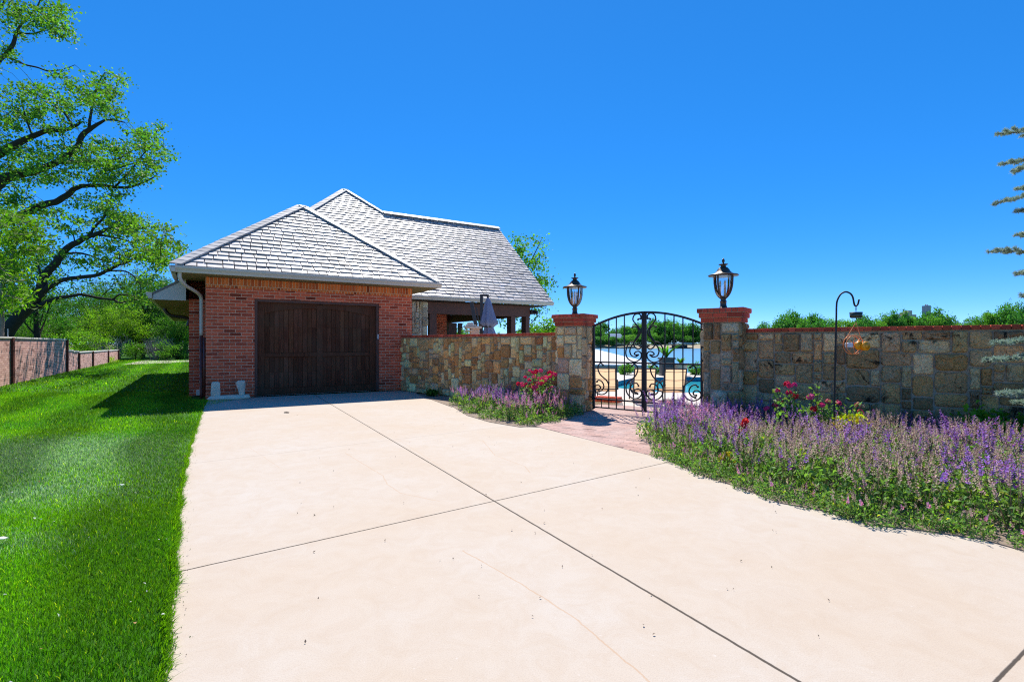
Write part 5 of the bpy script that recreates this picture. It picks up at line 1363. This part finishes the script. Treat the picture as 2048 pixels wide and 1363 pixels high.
# denser fringe spilling over the drive edge
def fringe():
    global off_
    r = RNG; n = 6000; t = r.uniform(1.9, 12.3, n) ; t = 1.9 + (t - 1.9) * r.uniform(.1, 1, n); X = np.interp(t, ed[eo, 1], ed[eo, 0]) + r.normal(-.012, .014, n) + .012 * np.sin(t * 9)
    l = .034 * r.uniform(.5, 1.4, n); a = r.uniform(0, 6.28, n); base = np.stack([X, t, np.full(n, -.01)], 1); s = np.stack([np.cos(a), np.sin(a), 0 * a], 1) * .003
    lean = np.stack([np.abs(r.normal(.5, .4, n)) * l, r.normal(0, .5, n) * l, 0 * a], 1); up = np.stack([0 * a, 0 * a, l], 1); g = r.uniform(.6, 1.4, n)
    v = np.stack([base - s, base + s, base + up * .55 + lean * .3 - s * .75, base + up * .55 + lean * .3 + s * .75, base + up * .9 + lean - s * .12, base + up * .9 + lean + s * .12], 1); f = np.array([[0, 1, 3, 2], [2, 3, 5, 4]])
    GV.append(v.reshape(-1, 3)); GF.append((f[None] + (np.arange(n) * 6)[:, None, None]).reshape(-1, 4) + off_); GC.append(np.repeat(np.stack([g * 1.2, g, g * .8], 1), 6, axis=0)); off_ += n * 6
fringe()
o = link('grass', npmesh('grass', np.concatenate(GV), np.concatenate(GF), M['grass'], np.concatenate(GC).astype(np.float32)))
o['kind'] = 'stuff'; o['label'] = 'mown green grass of the lawn'
# litter: white fluff and dry leaves on lawn, crumbs along the drive
r = RNG; n = 110; Y = 2.0 + r.uniform(0, 1, n) ** 1.5 * 22; X = -Y * r.uniform(.55, 1.05, n); k = lawn_ok(X, Y); X, Y = X[k], Y[k]; n = len(X)
P = np.stack([X, Y, np.full(n, .035)], 1); C = np.where(r.random(n)[:, None] < .75, np.array([[.72, .74, .66]]), np.array([[.45, .26, .10]])) * r.uniform(.7, 1.1, (n, 1))
v, f, c = leaves(P, .017, C.astype(np.float32), .7, 9, 3.0)
e2 = np.stack([np.interp(np.linspace(2, 12, 420), ed[eo, 1], ed[eo, 0]) + .03 + np.abs(r.normal(0, .014, 420)), np.linspace(2, 12, 420) + r.normal(0, .05, 420), np.full(420, .006)], 1)
C2 = np.where(r.random(420)[:, None] < .5, np.array([[.18, .13, .09]]), np.array([[.10, .16, .04]])) * r.uniform(.6, 1.4, (420, 1))
v2, f2, c2 = leaves(e2, .007, C2.astype(np.float32), .8, 10, 4.0)
n3 = 150; sy = 2.2 + r.uniform(0, 1, n3) * 10; sx = r.uniform(-.45, .62, n3) * sy
e3 = np.stack([sx, sy, np.full(n3, .008)], 1); ok3 = np.array([inside((x_, y_), drive) for x_, y_ in zip(sx, sy)]); e3 = e3[ok3]
v3, f3, c3 = leaves(e3, .016, (np.array([[.16, .12, .09]]) * r.uniform(.4, 1.5, (len(e3), 1))).astype(np.float32), .5, 12, 5.0)
v3[:, 2] = np.maximum(v3[:, 2], .003)
f2 = np.concatenate([f2, f3 + len(v2)]); v2 = np.concatenate([v2, v3]); c2 = np.concatenate([c2, c3])
o = link('leaf_litter', npmesh('leaf_litter', np.concatenate([v, v2]), np.concatenate([f, f2 + len(v)]), M['petal'], np.concatenate([c, c2])))
o['kind'] = 'stuff'; o['label'] = 'white fluff and dry bits scattered on lawn and drive edge'
for x, y, sz, lb in ((241, 970, .075, 'pale dry leaf lying on the lawn nearest its middle'), (6, 1077, .08, 'pale dry leaf on the lawn at the left edge of the picture'), (574, 824, .13, 'dark curled leaf on the drive before the garage door')):
    p = gp(x, y, .03 if x < 300 else .012); rr4 = random.Random(x); q = MB(); n = 9; out = []
    for k in range(n):
        a = 6.28 * k / n; f_ = rr4.uniform(.6, 1.1); out.append((math.cos(a) * sz * .5 * f_, math.sin(a) * sz * .35 * f_, rr4.uniform(-.008, .014)))
    q.prism(out, (0, 0, .002), (.75, .78, .70) if x < 300 else (.05, .035, .03)); o = q.build('fallen_leaf', M['petal']); o.location = p; tag(o, lb, 'leaf')
